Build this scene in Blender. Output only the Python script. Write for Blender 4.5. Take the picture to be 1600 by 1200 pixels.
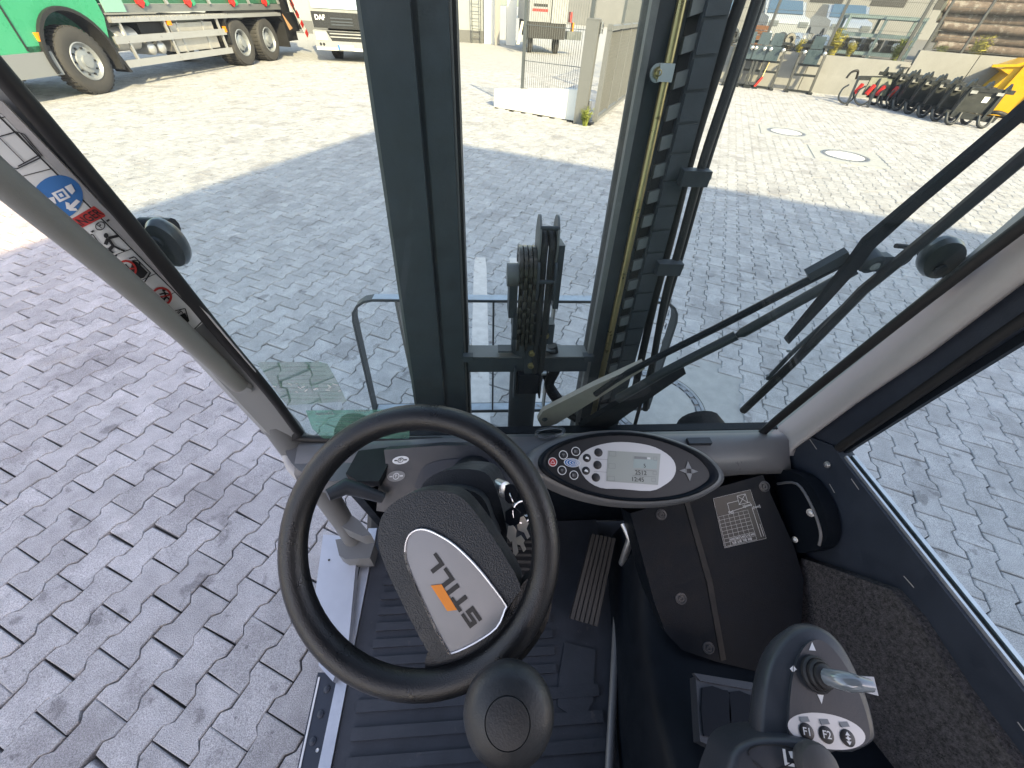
import bpy, bmesh, math, random
from mathutils import Vector as V, Matrix, noise
R = math.radians
random.seed(7)
scn = bpy.context.scene
for o in list(bpy.data.objects): bpy.data.objects.remove(o)
col = scn.collection

# ---------------------------------------------------------------- camera
cam = bpy.data.cameras.new('camera'); camo = bpy.data.objects.new('camera', cam); col.objects.link(camo)
cam.sensor_fit = 'HORIZONTAL'; cam.sensor_width = 36.0; cam.lens = 36.0 * 600.66 / 1600.0
cam.clip_start = 0.02; cam.clip_end = 600
PSI, PITCH, ROLL = R(6.0), R(44.98), R(3.7628)
H = V((math.sin(PSI), math.cos(PSI), 0)); RT = V((math.cos(PSI), -math.sin(PSI), 0))
F = math.cos(PITCH) * H - math.sin(PITCH) * V((0, 0, 1)); D0 = -math.sin(PITCH) * H - math.cos(PITCH) * V((0, 0, 1))
CX = math.cos(ROLL) * RT - math.sin(ROLL) * D0; CY = math.sin(ROLL) * RT + math.cos(ROLL) * D0
m = Matrix((CX, -CY, -F)).transposed().to_4x4(); m.translation = V((0, 0, 1.8)); camo.matrix_world = m
scn.camera = camo
# ---------------------------------------------------------------- sky and sun
SUN_AZ, SUN_EL = R(160), R(31)          # azimuth clockwise from +Y
w = bpy.data.worlds.new('World'); scn.world = w; w.use_nodes = True
nt = w.node_tree; nt.nodes.clear()
sky = nt.nodes.new('ShaderNodeTexSky'); sky.sky_type = 'NISHITA'; sky.sun_disc = False
sky.sun_elevation = SUN_EL; sky.sun_rotation = SUN_AZ; sky.air_density = 1.0; sky.dust_density = 1.6; sky.ozone_density = 1.0
bg = nt.nodes.new('ShaderNodeBackground'); bg.inputs[1].default_value = 0.15
wo = nt.nodes.new('ShaderNodeOutputWorld'); nt.links.new(sky.outputs[0], bg.inputs[0]); nt.links.new(bg.outputs[0], wo.inputs[0])
sl = bpy.data.lights.new('sun', 'SUN'); sl.energy = 2.8; sl.angle = R(0.53); sl.color = (1, .84, .60)
so = bpy.data.objects.new('sun', sl); col.objects.link(so)
sd = V((math.sin(SUN_AZ) * math.cos(SUN_EL), math.cos(SUN_AZ) * math.cos(SUN_EL), math.sin(SUN_EL)))
so.rotation_euler = sd.to_track_quat('Z', 'Y').to_euler(); so.location = sd * 60
vs = scn.view_settings; vs.view_transform = 'Standard'; vs.look = 'None'; vs.gamma = 1; vs.use_curve_mapping = False
vs.exposure = 2.12
vs.use_white_balance = True; vs.white_balance_temperature = 8500; vs.white_balance_tint = 21
scn.render.engine = 'CYCLES'
scn.cycles.max_bounces = 10; scn.cycles.transparent_max_bounces = 16

# ---------------------------------------------------------------- materials
MATS = {}
def mat(name, color, rough=.5, metal=0., vary=.0, vscale=6., bump=0., bscale=60., spec=.5, spots=None, island=0., coat=0., kind='noise', dist=.002, world=False, grain=None):
    """procedural Principled material: colour mottled by noise, optional relief, optional spots (colour, scale, threshold)"""
    if name in MATS: return MATS[name]
    M = bpy.data.materials.new(name); M.use_nodes = True; t = M.node_tree; b = t.nodes['Principled BSDF']
    b.inputs['Roughness'].default_value = rough; b.inputs['Metallic'].default_value = metal
    b.inputs['Specular IOR Level'].default_value = spec; b.inputs['Coat Weight'].default_value = coat
    tc = t.nodes.new('ShaderNodeTexCoord'); c = tuple(color) + (1,); OC = tc.outputs['Object']
    if world: gw = t.nodes.new('ShaderNodeNewGeometry'); OC = gw.outputs['Position']
    last = None
    if vary or spots or island:
        rgb = t.nodes.new('ShaderNodeRGB'); rgb.outputs[0].default_value = c; last = rgb.outputs[0]
        if vary:
            n = t.nodes.new('ShaderNodeTexNoise'); n.inputs['Scale'].default_value = vscale; n.inputs['Detail'].default_value = 8; n.inputs['Roughness'].default_value = .65
            t.links.new(OC, n.inputs['Vector'])
            mr = t.nodes.new('ShaderNodeMapRange'); mr.inputs[1].default_value = .25; mr.inputs[2].default_value = .75
            mr.inputs[3].default_value = 1 - vary; mr.inputs[4].default_value = 1 + vary; t.links.new(n.outputs['Fac'], mr.inputs[0])
            mx = t.nodes.new('ShaderNodeVectorMath'); mx.operation = 'SCALE'; t.links.new(last, mx.inputs[0]); t.links.new(mr.outputs[0], mx.inputs['Scale']); last = mx.outputs[0]
            mr2 = t.nodes.new('ShaderNodeMapRange'); mr2.inputs[1].default_value = .3; mr2.inputs[2].default_value = .7
            mr2.inputs[3].default_value = max(0, rough - .1); mr2.inputs[4].default_value = min(1, rough + .12); t.links.new(n.outputs['Fac'], mr2.inputs[0]); t.links.new(mr2.outputs[0], b.inputs['Roughness'])
        if island:
            g = t.nodes.new('ShaderNodeNewGeometry'); oi = t.nodes.new('ShaderNodeObjectInfo')
            ad = t.nodes.new('ShaderNodeMath'); ad.operation = 'ADD'; t.links.new(g.outputs['Random Per Island'], ad.inputs[0]); t.links.new(oi.outputs['Random'], ad.inputs[1])
            fr = t.nodes.new('ShaderNodeMath'); fr.operation = 'FRACT'; t.links.new(ad.outputs[0], fr.inputs[0])
            mr = t.nodes.new('ShaderNodeMapRange'); mr.inputs[3].default_value = 1 - island; mr.inputs[4].default_value = 1 + island; t.links.new(fr.outputs[0], mr.inputs[0])
            mx = t.nodes.new('ShaderNodeVectorMath'); mx.operation = 'SCALE'; t.links.new(last, mx.inputs[0]); t.links.new(mr.outputs[0], mx.inputs['Scale']); last = mx.outputs[0]
        for sp in (spots or []):
            n = t.nodes.new('ShaderNodeTexNoise'); n.inputs['Scale'].default_value = sp[1]; n.inputs['Detail'].default_value = 5; n.inputs['Roughness'].default_value = .6
            t.links.new(OC, n.inputs['Vector'])
            cr = t.nodes.new('ShaderNodeMapRange'); cr.inputs[1].default_value = sp[2]; cr.inputs[2].default_value = sp[2] + .06; cr.inputs[4].default_value = sp[3]
            t.links.new(n.outputs['Fac'], cr.inputs[0])
            mx = t.nodes.new('ShaderNodeMix'); mx.data_type = 'RGBA'; t.links.new(cr.outputs[0], mx.inputs['Factor']); t.links.new(last, mx.inputs['A']); mx.inputs['B'].default_value = tuple(sp[0]) + (1,); last = mx.outputs['Result']
        if grain:
            n = t.nodes.new('ShaderNodeTexNoise'); n.inputs['Scale'].default_value = grain[0]; n.inputs['Detail'].default_value = 3; t.links.new(OC, n.inputs['Vector'])
            mr = t.nodes.new('ShaderNodeMapRange'); mr.inputs[1].default_value = .3; mr.inputs[2].default_value = .7; mr.inputs[3].default_value = 1 - grain[1]; mr.inputs[4].default_value = 1 + grain[1]; t.links.new(n.outputs['Fac'], mr.inputs[0])
            mx = t.nodes.new('ShaderNodeVectorMath'); mx.operation = 'SCALE'; t.links.new(last, mx.inputs[0]); t.links.new(mr.outputs[0], mx.inputs['Scale']); last = mx.outputs[0]
        t.links.new(last, b.inputs['Base Color'])
    else: b.inputs['Base Color'].default_value = c
    if bump:
        if kind == 'voronoi':
            n = t.nodes.new('ShaderNodeTexVoronoi'); n.feature = 'SMOOTH_F1'; out = n.outputs['Distance']
        else:
            n = t.nodes.new('ShaderNodeTexNoise'); n.inputs['Detail'].default_value = 4; out = n.outputs['Fac']
        n.inputs['Scale'].default_value = bscale; t.links.new(OC, n.inputs['Vector'])
        bp = t.nodes.new('ShaderNodeBump'); bp.inputs['Strength'].default_value = bump; bp.inputs['Distance'].default_value = dist
        t.links.new(out, bp.inputs['Height']); t.links.new(bp.outputs[0], b.inputs['Normal'])
    MATS[name] = M; return M
def glass(name, tint=(.84, .93, .92), film=0., filmcol=(.3, .5, .45)):
    """thin pane: transmits tinted light, reflects by Fresnel, carries a little dust film"""
    M = bpy.data.materials.new(name); M.use_nodes = True; t = M.node_tree; t.nodes.clear()
    tr = t.nodes.new('ShaderNodeBsdfTransparent'); tr.inputs[0].default_value = tint + (1,)
    gl = t.nodes.new('ShaderNodeBsdfGlossy'); gl.inputs['Roughness'].default_value = .02
    fr = t.nodes.new('ShaderNodeFresnel'); fr.inputs[0].default_value = 1.28
    mx = t.nodes.new('ShaderNodeMixShader'); t.links.new(fr.outputs[0], mx.inputs[0]); t.links.new(tr.outputs[0], mx.inputs[1]); t.links.new(gl.outputs[0], mx.inputs[2])
    df = t.nodes.new('ShaderNodeBsdfDiffuse'); df.inputs[0].default_value = filmcol + (1,)
    tc = t.nodes.new('ShaderNodeTexCoord'); n = t.nodes.new('ShaderNodeTexNoise'); n.inputs['Scale'].default_value = 9; n.inputs['Detail'].default_value = 9
    t.links.new(tc.outputs['Object'], n.inputs['Vector'])
    mr = t.nodes.new('ShaderNodeMapRange'); mr.inputs[1].default_value = .35; mr.inputs[2].default_value = .8; mr.inputs[3].default_value = film * .5; mr.inputs[4].default_value = film * 1.5
    t.links.new(n.outputs['Fac'], mr.inputs[0])
    m2 = t.nodes.new('ShaderNodeMixShader'); t.links.new(mr.outputs[0], m2.inputs[0]); t.links.new(mx.outputs[0], m2.inputs[1]); t.links.new(df.outputs[0], m2.inputs[2])
    o = t.nodes.new('ShaderNodeOutputMaterial'); t.links.new(m2.outputs[0], o.inputs[0]); return M

m_stone = mat('concrete_paver', (.388, .386, .392), .85, vary=.24, vscale=9, bump=.8, bscale=240, island=.11, spec=.3, dist=.004, world=True, grain=(300, .42),
              spots=[((.20, .19, .195), 1.7, .57, .40), ((.12, .115, .12), 7, .61, .55), ((.09, .09, .095), 19, .66, .6), ((.62, .60, .60), 5, .655, .45), ((.46, .37, .29), .8, .66, .35)])
m_joint = mat('joint_sand', (.07, .068, .062), .95, vary=.3, vscale=40)
m_slab = mat('concrete_slab', (.36, .365, .36), .85, vary=.16, vscale=12, bump=.4, bscale=120, spots=[((.2, .2, .2), 5, .66, .5)])
m_wallc = mat('concrete_wall', (.24, .24, .235), .85, vary=.14, vscale=3, bump=.2, bscale=60, spots=[((.26, .25, .24), 1.4, .62, .45)])
m_white = mat('white_wall_paint', (.78, .77, .74), .7, vary=.06, vscale=4, spots=[((.5, .47, .42), 2.2, .66, .4)])
m_iron = mat('cast_iron_cover', (.30, .30, .31), .38, .75, vary=.25, vscale=30, bump=.5, bscale=90)
m_mast = mat('mast_paint', (.037, .045, .053), .5, vary=.3, vscale=26, bump=.18, bscale=150, spots=[((.10, .11, .11), 70, .705, .5)])
m_navy = mat('navy_steel_paint', (.022, .031, .047), .5, vary=.18, vscale=20, bump=.12, bscale=260, spots=[((.08, .085, .09), 55, .72, .4)])
m_black = mat('black_plastic', (.0055, .0088, .0135), .45, spec=.16, vary=.2, vscale=30, bump=.25, bscale=420, dist=.001, spots=[((.06, .06, .06), 90, .71, .35)])
m_dash = mat('charcoal_dashboard_plastic', (.135, .139, .146), .37, spec=.6, vary=.08, vscale=18, bump=.3, bscale=520, dist=.0008)
m_rim = mat('grained_rim_foam', (.0095, .0102, .0118), .33, vary=.10, vscale=30, bump=.5, bscale=1000, kind='voronoi', dist=.0007)
m_pad = mat('grained_hub_plastic', (.017, .021, .026), .46, vary=.1, vscale=30, bump=.6, bscale=700, kind='voronoi', dist=.0009)
m_knob = mat('knob_rubber', (.016, .0185, .021), .44, vary=.12, vscale=40, bump=.4, bscale=520, dist=.0008)
m_rubber = mat('black_rubber', (.011, .011, .012), .6, vary=.2, vscale=30, bump=.15, bscale=100)
m_pillar = mat('silver_grey_pillar_paint', (.25, .26, .258), .42, vary=.05, vscale=20, bump=.25, bscale=500, dist=.0008)
m_rail = mat('grey_handrail_coating', (.215, .22, .205), .42, vary=.05, vscale=30, bump=.5, bscale=700, dist=.0006)
m_trim = mat('grey_pillar_trim', (.40, .39, .385), .5, vary=.05, vscale=30, bump=.3, bscale=500, dist=.0008)
m_mat_ = mat('navy_rubber_floor_mat', (.034, .040, .050), .5, vary=.3, vscale=16, bump=.3, bscale=220, dist=.001, spots=[((.11, .10, .095), 26, .655, .4), ((.16, .15, .14), 120, .71, .7)])
m_alu = mat('worn_aluminium', (.55, .57, .60), .42, .85, vary=.15, vscale=30, bump=.1, bscale=200)
m_plate = mat('painted_step_plate', (.46, .50, .56), .45, .2, vary=.08, vscale=14, spots=[((.2, .2, .21), 14, .70, .4)])
m_steel = mat('bright_steel', (.60, .60, .60), .25, 1., vary=.1, vscale=60)
m_worn = mat('worn_steel_bar', (.36, .41, .47), .5, .35, vary=.28, vscale=24, spots=[((.16, .08, .045), 10, .66, .7), ((.06, .07, .08), 30, .63, .5)])
m_fork = mat('worn_fork_steel', (.60, .55, .52), .55, .1, vary=.2, vscale=20, spots=[((.2, .14, .10), 9, .62, .5)])
m_brass = mat('zinc_yellow_pipe', (.40, .31, .16), .33, .85, vary=.2, vscale=40, spots=[((.09, .05, .025), 60, .62, .7)])
m_chain = mat('oiled_chain_steel', (.10, .085, .07), .33, .9, vary=.5, vscale=90)
m_galv = mat('zinc_fitting', (.55, .56, .57), .35, .9, vary=.1)
m_carpet = mat('grey_needle_felt', (.085, .080, .084), .95, vary=.85, vscale=170, bump=1., bscale=330, spec=.1, dist=.006, spots=[((.22, .21, .21), 260, .62, .6)])
m_badge = mat('silver_badge', (.25, .25, .257), .45, .55, vary=.04, bump=.05, bscale=900)
m_face = mat('panel_face_black', (.016, .017, .019), .4)
m_silver = mat('silver_panel_print', (.56, .57, .58), .42, .35)
m_lcd = mat('lcd_grey', (.36, .385, .36), .22)
m_lcd2 = mat('lcd_green_tint', (.33, .40, .385), .22)
m_ink = mat('black_print', (.012, .012, .013), .5)
m_wink = mat('white_print', (.72, .73, .74), .5)
m_gink = mat('grey_print', (.22, .225, .23), .45)
m_red = mat('red_print', (.52, .035, .03), .45)
m_blue = mat('blue_print', (.012, .15, .40), .45)
m_orange = mat('orange_print', (.86, .24, .01), .45)
m_sticker = mat('white_sticker_film', (.62, .64, .63), .38)
m_lever = mat('smoke_lever_plastic', (.20, .23, .25), .14, .25, coat=.6)
m_boot = mat('rubber_boot', (.016, .016, .018), .55)
m_armgrey = mat('armrest_plastic', (.034, .039, .047), .38, vary=.1, vscale=30, bump=.25, bscale=520, dist=.0007)
m_key = mat('nickel_key', (.82, .79, .72), .34, .7)
m_seat = mat('seat_fabric', (.02, .02, .022), .9, bump=.4, bscale=300)
m_glass = glass('windscreen_glass', (.665, .825, .815), .030, (.45, .52, .52))
m_glass2 = glass('side_glass', (.74, .87, .87), .02, (.42, .5, .52))
m_film = glass('green_sticker_film', (.50, .78, .68), .38, (.20, .50, .40))
m_clear = glass('clear_plastic', (.85, .86, .87), .10, (.6, .6, .62))

# ---------------------------------------------------------------- mesh helpers
def perp(d):
    d = V(d).normalized(); a = V((0, 0, 1)) if abs(d.z) < .9 else V((1, 0, 0)); x = d.cross(a).normalized(); return x, d.cross(x).normalized()
def obj(name, bm, ma, parent=None, smooth=38, bevel=0., seg=2):
    if bevel:
        es = [e for e in bm.edges if len(e.link_faces) == 2 and e.calc_face_angle(0) > R(28)]
        bmesh.ops.bevel(bm, geom=es, offset=bevel, segments=seg, affect='EDGES', clamp_overlap=True, profile=.5)
    bmesh.ops.recalc_face_normals(bm, faces=bm.faces)
    me = bpy.data.meshes.new(name); bm.to_mesh(me); bm.free()
    if smooth:
        me.polygons.foreach_set('use_smooth', [True] * len(me.polygons)); me.set_sharp_from_angle(angle=R(smooth))
    me.materials.append(ma); o = bpy.data.objects.new(name, me); col.objects.link(o); o.parent = parent; return o
def link(name, me, parent, loc=(0, 0, 0), rz=0.):
    o = bpy.data.objects.new(name, me); col.objects.link(o); o.parent = parent; o.location = loc; o.rotation_euler = (0, 0, rz); return o
def nb(): return bmesh.new()
def box(bm, c, s, M=None):
    c = V(c); vs_ = []
    for i in (-1, 1):
        for j in (-1, 1):
            for k in (-1, 1):
                p = V((i * s[0] / 2, j * s[1] / 2, k * s[2] / 2)); p = (M @ p if M else p) + c; vs_.append(bm.verts.new(p))
    for f in ((0, 1, 3, 2), (4, 6, 7, 5), (0, 4, 5, 1), (2, 3, 7, 6), (0, 2, 6, 4), (1, 5, 7, 3)): bm.faces.new([vs_[i] for i in f])
    return bm
def lohi(bm, lo, hi): return box(bm, [(a + b) / 2 for a, b in zip(lo, hi)], [b - a for a, b in zip(lo, hi)])
def beam(bm, p, q, w_, d_, up=(0, 0, 1)):
    p, q = V(p), V(q); y = (q - p).normalized(); x = y.cross(V(up))
    if x.length < 1e-4: x = y.cross(V((1, 0, 0)))
    x.normalize(); z = x.cross(y); M = Matrix((x, y, z)).transposed()
    return box(bm, (p + q) / 2, (w_, (q - p).length, d_), M)
def prism(bm, pts, vec):
    pts = [V(p) for p in pts]; vec = V(vec); a = [bm.verts.new(p) for p in pts]; b = [bm.verts.new(p + vec) for p in pts]; n = len(pts)
    bm.faces.new(a); bm.faces.new(b[::-1])
    for i in range(n): bm.faces.new((a[i], b[i], b[(i + 1) % n], a[(i + 1) % n]))
    return bm
def loft(bm, rings, cap=True, closed=True):
    vr = [[bm.verts.new(V(p)) for p in r] for r in rings]; n = len(vr[0])
    for a, b in zip(vr, vr[1:]):
        for i in range(n if closed else n - 1):
            j = (i + 1) % n; bm.faces.new((a[i], a[j], b[j], b[i]))
    if cap and closed: bm.faces.new(vr[0][::-1]); bm.faces.new(vr[-1])
    return bm
def tube(bm, path, r, n=10, cap=True):
    path = [V(p) for p in path]; rings = []; x = None
    for i, p in enumerate(path):
        d = (path[min(i + 1, len(path) - 1)] - path[max(i - 1, 0)]).normalized()
        if x is None: x, _ = perp(d)
        x = (x - d * x.dot(d)).normalized(); y = d.cross(x); rr = r[i] if isinstance(r, (list, tuple)) else r
        rings.append([p + rr * (math.cos(2 * math.pi * k / n) * x + math.sin(2 * math.pi * k / n) * y) for k in range(n)])
    return loft(bm, rings, cap)
def smoothpath(pts, k=6):
    pts = [V(p) for p in pts]; out = []
    for i in range(len(pts) - 1):
        p0, p1, p2, p3 = pts[max(i - 1, 0)], pts[i], pts[i + 1], pts[min(i + 2, len(pts) - 1)]
        for s in range(k):
            t = s / k; out.append(.5 * ((2 * p1) + (p2 - p0) * t + (2 * p0 - 5 * p1 + 4 * p2 - p3) * t * t + (3 * p1 - p0 - 3 * p2 + p3) * t ** 3))
    return out + [pts[-1]]
def closedsmooth(pts, k=4):
    pts = [V(p) for p in pts]; n = len(pts); out = []
    for i in range(n):
        p0, p1, p2, p3 = pts[i - 1], pts[i], pts[(i + 1) % n], pts[(i + 2) % n]
        for s in range(k):
            t = s / k; out.append(.5 * ((2 * p1) + (p2 - p0) * t + (2 * p0 - 5 * p1 + 4 * p2 - p3) * t * t + (3 * p1 - p0 - 3 * p2 + p3) * t ** 3))
    return out
def lathe(bm, prof, o, ax, n=24, cap=True):
    o = V(o); ax = V(ax).normalized(); x, y = perp(ax)
    return loft(bm, [[o + ax * h + r * (math.cos(2 * math.pi * k / n) * x + math.sin(2 * math.pi * k / n) * y) for k in range(n)] for r, h in prof], cap)
def cyl(bm, p, q, r, n=14): return tube(bm, [p, q], r, n)
def ellipse(c, ax, ay, n=32): return [V(c) + V(ax) * math.cos(2 * math.pi * k / n) + V(ay) * math.sin(2 * math.pi * k / n) for k in range(n)]
def bolt(name, p, nrm, r, ma, parent):
    b = nb(); lathe(b, [(r * 1.5, 0), (r * 1.5, r * .25), (r, r * .3), (r, r * .8), (r * .75, r * .95), (r * .45, r * .95), (r * .4, r * .5)], p, nrm, 12); return obj(name, b, ma, parent)
def ringflat(bm, c, ax, ay, w_, n=28, h=None):
    a = ellipse(c, ax, ay, n); k = 1 - w_; b = ellipse(c, V(ax) * k, V(ay) * k, n)
    va = [bm.verts.new(p) for p in a]; vb = [bm.verts.new(p) for p in b]
    for i in range(n): j = (i + 1) % n; bm.faces.new((va[i], va[j], vb[j], vb[i]))
    return bm
def poly(bm, pts): bm.faces.new([bm.verts.new(V(p)) for p in pts]); return bm
def line(bm, p, q, w_, n):
    p, q, n = V(p), V(q), V(n); s = (q - p).cross(n).normalized() * w_ / 2; return poly(bm, [p + s, q + s, q - s, p - s])
def text(name, s, o, xd, nrm, size, ma, parent, bold=.0, align='CENTER', extr=.0):
    cu = bpy.data.curves.new(name, 'FONT'); cu.body = s; cu.size = 1; cu.offset = bold; cu.align_x = align; cu.align_y = 'CENTER'; cu.extrude = extr / size if extr else 0; cu.resolution_u = 3
    t = bpy.data.objects.new(name, cu); col.objects.link(t); dg = bpy.context.evaluated_depsgraph_get()
    me = bpy.data.meshes.new_from_object(t.evaluated_get(dg)); bpy.data.objects.remove(t)
    x = V(xd).normalized(); z = V(nrm).normalized(); y = z.cross(x).normalized(); M = Matrix((x * size, y * size, z * size)).transposed().to_4x4(); M.translation = V(o)
    me.transform(M); me.materials.clear(); me.materials.append(ma); me.name = name
    ob = bpy.data.objects.new(name, me); col.objects.link(ob); ob.parent = parent; return ob
def thing(name, label, cat, loc=(0, 0, 0), rz=0., group=None):
    o = bpy.data.objects.new(name, None); col.objects.link(o); o.location = loc; o.rotation_euler = (0, 0, rz); o.empty_display_size = .2
    o['label'] = label; o['category'] = cat
    if group: o['group'] = group
    return o
def tag(o, label, cat, group=None):
    o['label'] = label; o['category'] = cat
    if group: o['group'] = group
    return o
def off(pts, n, d): n = V(n).normalized() * d; return [V(p) + n for p in pts]
def mean(pts):
    s = V((0, 0, 0))
    for p in pts: s += V(p)
    return s / len(pts)

# ================================================================ THE YARD
PAV = R(25.862)
UU = V((math.sin(PAV), math.cos(PAV), 0)); VV = V((math.cos(PAV), -math.sin(PAV), 0))      # along the stones / across the rows
E1, E2 = UU, VV
LEN, PITCHW, U0, V0 = .2, .14364, -.16976, -1.26172
b = nb(); lohi(b, (-160, -120, -.4), (160, 200, -.030))
def yard_material():
    """beyond the modelled stones the sheet carries the joints as fine print"""
    M = bpy.data.materials.new('yard_sheet'); M.use_nodes = True; t = M.node_tree; bs = t.nodes['Principled BSDF']; bs.inputs['Roughness'].default_value = .9
    tc = t.nodes.new('ShaderNodeTexCoord'); mp = t.nodes.new('ShaderNodeMapping'); mp.inputs['Rotation'].default_value = (0, 0, PAV - math.pi / 2)
    t.links.new(tc.outputs['Object'], mp.inputs[0]); br = t.nodes.new('ShaderNodeTexBrick'); t.links.new(mp.outputs[0], br.inputs[0])
    br.inputs['Scale'].default_value = 1; br.inputs['Brick Width'].default_value = .2; br.inputs['Row Height'].default_value = .1436; br.inputs['Mortar Size'].default_value = .004
    br.inputs['Color1'].default_value = (.36, .36, .36, 1); br.inputs['Color2'].default_value = (.41, .41, .41, 1); br.inputs['Mortar'].default_value = (.1, .1, .1, 1)
    n = t.nodes.new('ShaderNodeTexNoise'); n.inputs['Scale'].default_value = .6; n.inputs['Detail'].default_value = 8; t.links.new(tc.outputs['Object'], n.inputs['Vector'])
    mx = t.nodes.new('ShaderNodeMix'); mx.data_type = 'RGBA'; mx.blend_type = 'MULTIPLY'; mx.inputs['Factor'].default_value = .5
    t.links.new(br.outputs[0], mx.inputs['A']); t.links.new(n.outputs['Color'], mx.inputs['B']); t.links.new(br.outputs[0], bs.inputs['Base Color']); return M
ground = obj('ground', b, m_joint, None, 0); ground['kind'] = 'structure'
# far sheet laid over the bedding where single stones can no longer be told apart
FARY = 17.0
b = nb()
for q in ([(-150, FARY), (150, FARY), (150, 190), (-150, 190)],): poly(b, [(x, y, -.004) for x, y in q])
poly(b, [(-150, -110, -.004), (-13.0, -110, -.004), (-13.0, FARY, -.004), (-150, FARY, -.004)])
poly(b, [(20.0, -110, -.004), (150, -110, -.004), (150, FARY, -.004), (20.0, FARY, -.004)])
poly(b, [(-13.0, -110, -.004), (20, -110, -.004), (20, -1.6, -.004), (-13, -1.6, -.004)])
far = obj('yard_paving', b, yard_material(), None, 0); far['kind'] = 'structure'
def g2(u, v): return UU * u + VV * v
def proj(p):
    q = V(p) - V((0, 0, 1.8)); z = q.dot(F)
    return (800 + 600.66 * q.dot(CX) / z, 600 + 600.66 * q.dot(CY) / z, z) if z > .05 else (-9e3, -9e3, z)
EH, WH_, GAP = .0834, .0602, .0024
half = [(-.0975, EH - GAP), (-.061, EH - GAP), (-.039, WH_ - GAP), (.039, WH_ - GAP), (.061, EH - GAP), (.0975, EH - GAP)]
outline = [(u, v) for u, v in half] + [(u, -v) for u, v in reversed(half)]
def paver_mesh(bm, M, jit):
    lv = []
    for (k, z) in ((1., -.030), (1., -.0035), (.965, 0.)):
        ring = []
        for i, (u, v) in enumerate(outline):
            s = (1 - .0035 / .0985) if k < 1 else 1
            uu = u * s; vv = v - math.copysign(.0035, v) * (k < 1)
            ring.append(bm.verts.new(M @ V((vv + jit[i][0] * (z > -.02), uu + jit[i][1] * (z > -.02), z))))
        lv.append(ring)
    n = len(outline)
    for a, c in zip(lv, lv[1:]):
        for i in range(n): bm.faces.new((a[i], c[i], c[(i + 1) % n], a[(i + 1) % n]))
    t = lv[-1]
    for q in ((0, 1, 10, 11), (1, 2, 9, 10), (2, 3, 8, 9), (3, 4, 7, 8), (4, 5, 6, 7)): bm.faces.new([t[i] for i in q])
def jitter(a):
    j = [(random.gauss(0, a), random.gauss(0, a)) for _ in outline]
    for q, su, sv in ((0, 1, -1), (5, -1, -1), (6, -1, 1), (11, 1, 1)):           # knocked-off corners
        if random.random() < .10: k_ = random.uniform(.004, .013); j[q] = (sv * k_, su * k_ * .6)
    return j
RZ = math.atan2(VV.y, VV.x)
MAN = (g2(1.92, .31), .315)                          # shaft cover beside the mast
mc = V((1.10, 1.60, 0)); SL = (g2(0, 0),)
def blocked(p):
    r = p - mc; u, v = r.dot(UU), r.dot(VV)
    if abs(u) < .52 and abs(v) < .50: return True      # concrete collar round the near cover
    for c, s in ((V((6.75, 9.62, 0)), .56), (V((6.86, 7.82, 0)), .60)):
        r = p - c
        if abs(r.dot(UU)) < s and abs(r.dot(VV)) < s: return True
    for q in WALLFEET:
        if q(p): return True
    return False
def feet(o, d, l, w_):
    o = V(o); d = V(d).normalized(); n = V((d.y, -d.x, 0)); return lambda p: -.05 < (p - o).dot(d) < l + .05 and abs((p - o).dot(n)) < w_
WALLFEET = [feet((.3, 10.95, 0), (1.69, -1.12, 0), 2.2, .12), feet((2.0, 9.72, 0), (1, -.6, 0), .3, .14)]
stones = []
for k in range(-130, 150):
    v = V0 + k * PITCHW
    for j in range(-90, 150):
        u = U0 + (k % 2) * .1 + j * LEN + .1
        p = g2(u, v)
        if p.y < -1.6 or p.y > FARY + .3 or p.x < -13.2 or p.x > 20.2: continue
        x, y, z = proj(p)
        if (-7.5 < p.x < 8.5 and p.y < 7) or (z > 0 and -330 < x < 1930 and -60 < y < 1500):
            if not blocked(p): stones.append((p, x, y, z))
def insight(x, y):
    """is that spot seen past the cab (left opening, windscreen, side window)?"""
    if not (0 <= x <= 1600 and 0 <= y <= 1200): return False
    if y > 690 and x < 455: return x < 455
    if y > 600 and x < 350: return True
    if x > 1320 and y > 540 and (y - 710) < (x - 1310) * 1.17 and (y - 710) > (x - 1310) * -.62: return True
    return 200 < y < 660 and ((240 + (y - 375) * .8 < x < 600) or (735 < x < 900) or (1100 < x < 1190 + (680 - y) * 1.2)) and x > 100
vis = sorted([s for s in stones if insight(s[1], s[2])], key=lambda s: s[3])[:300]
near = set(id(s) for s in vis)
protos = []
for i in range(24):
    b = nb(); paver_mesh(b, Matrix.Identity(4), jitter(.0013)); bmesh.ops.recalc_face_normals(b, faces=b.faces)
    me = bpy.data.meshes.new('paver'); b.to_mesh(me); b.free(); me.materials.append(m_stone); protos.append(me)
b = nb()
for s in stones:
    p = s[0]; dz = random.gauss(0, .0013); tx, ty, tz = (random.gauss(0, .006) for _ in range(3))
    wob = V((random.gauss(0, .0009), random.gauss(0, .0009), dz))
    if id(s) in near:
        o = link('paver', random.choice(protos), far, p + wob); o.rotation_euler = (tx * .5, ty * .5, RZ + tz + (math.pi if random.random() < .5 else 0))
    else:
        M = Matrix.Translation(p + wob) @ Matrix.Rotation(RZ + tz * .5, 4, 'Z') @ Matrix.Rotation(tx * .5, 4, 'X') @ Matrix.Rotation(ty * .5, 4, 'Y'); paver_mesh(b, M, jitter(.0008))
pf = obj('paver_field', b, m_stone, far, 0); pf['kind'] = 'stuff'
def curb(name, pts, z0=-.03, z1=0.):
    b = nb(); prism(b, [(p[0], p[1], z0) for p in pts], (0, 0, z1 - z0)); return obj(name, b, m_slab, far, bevel=.003, seg=1)
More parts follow.
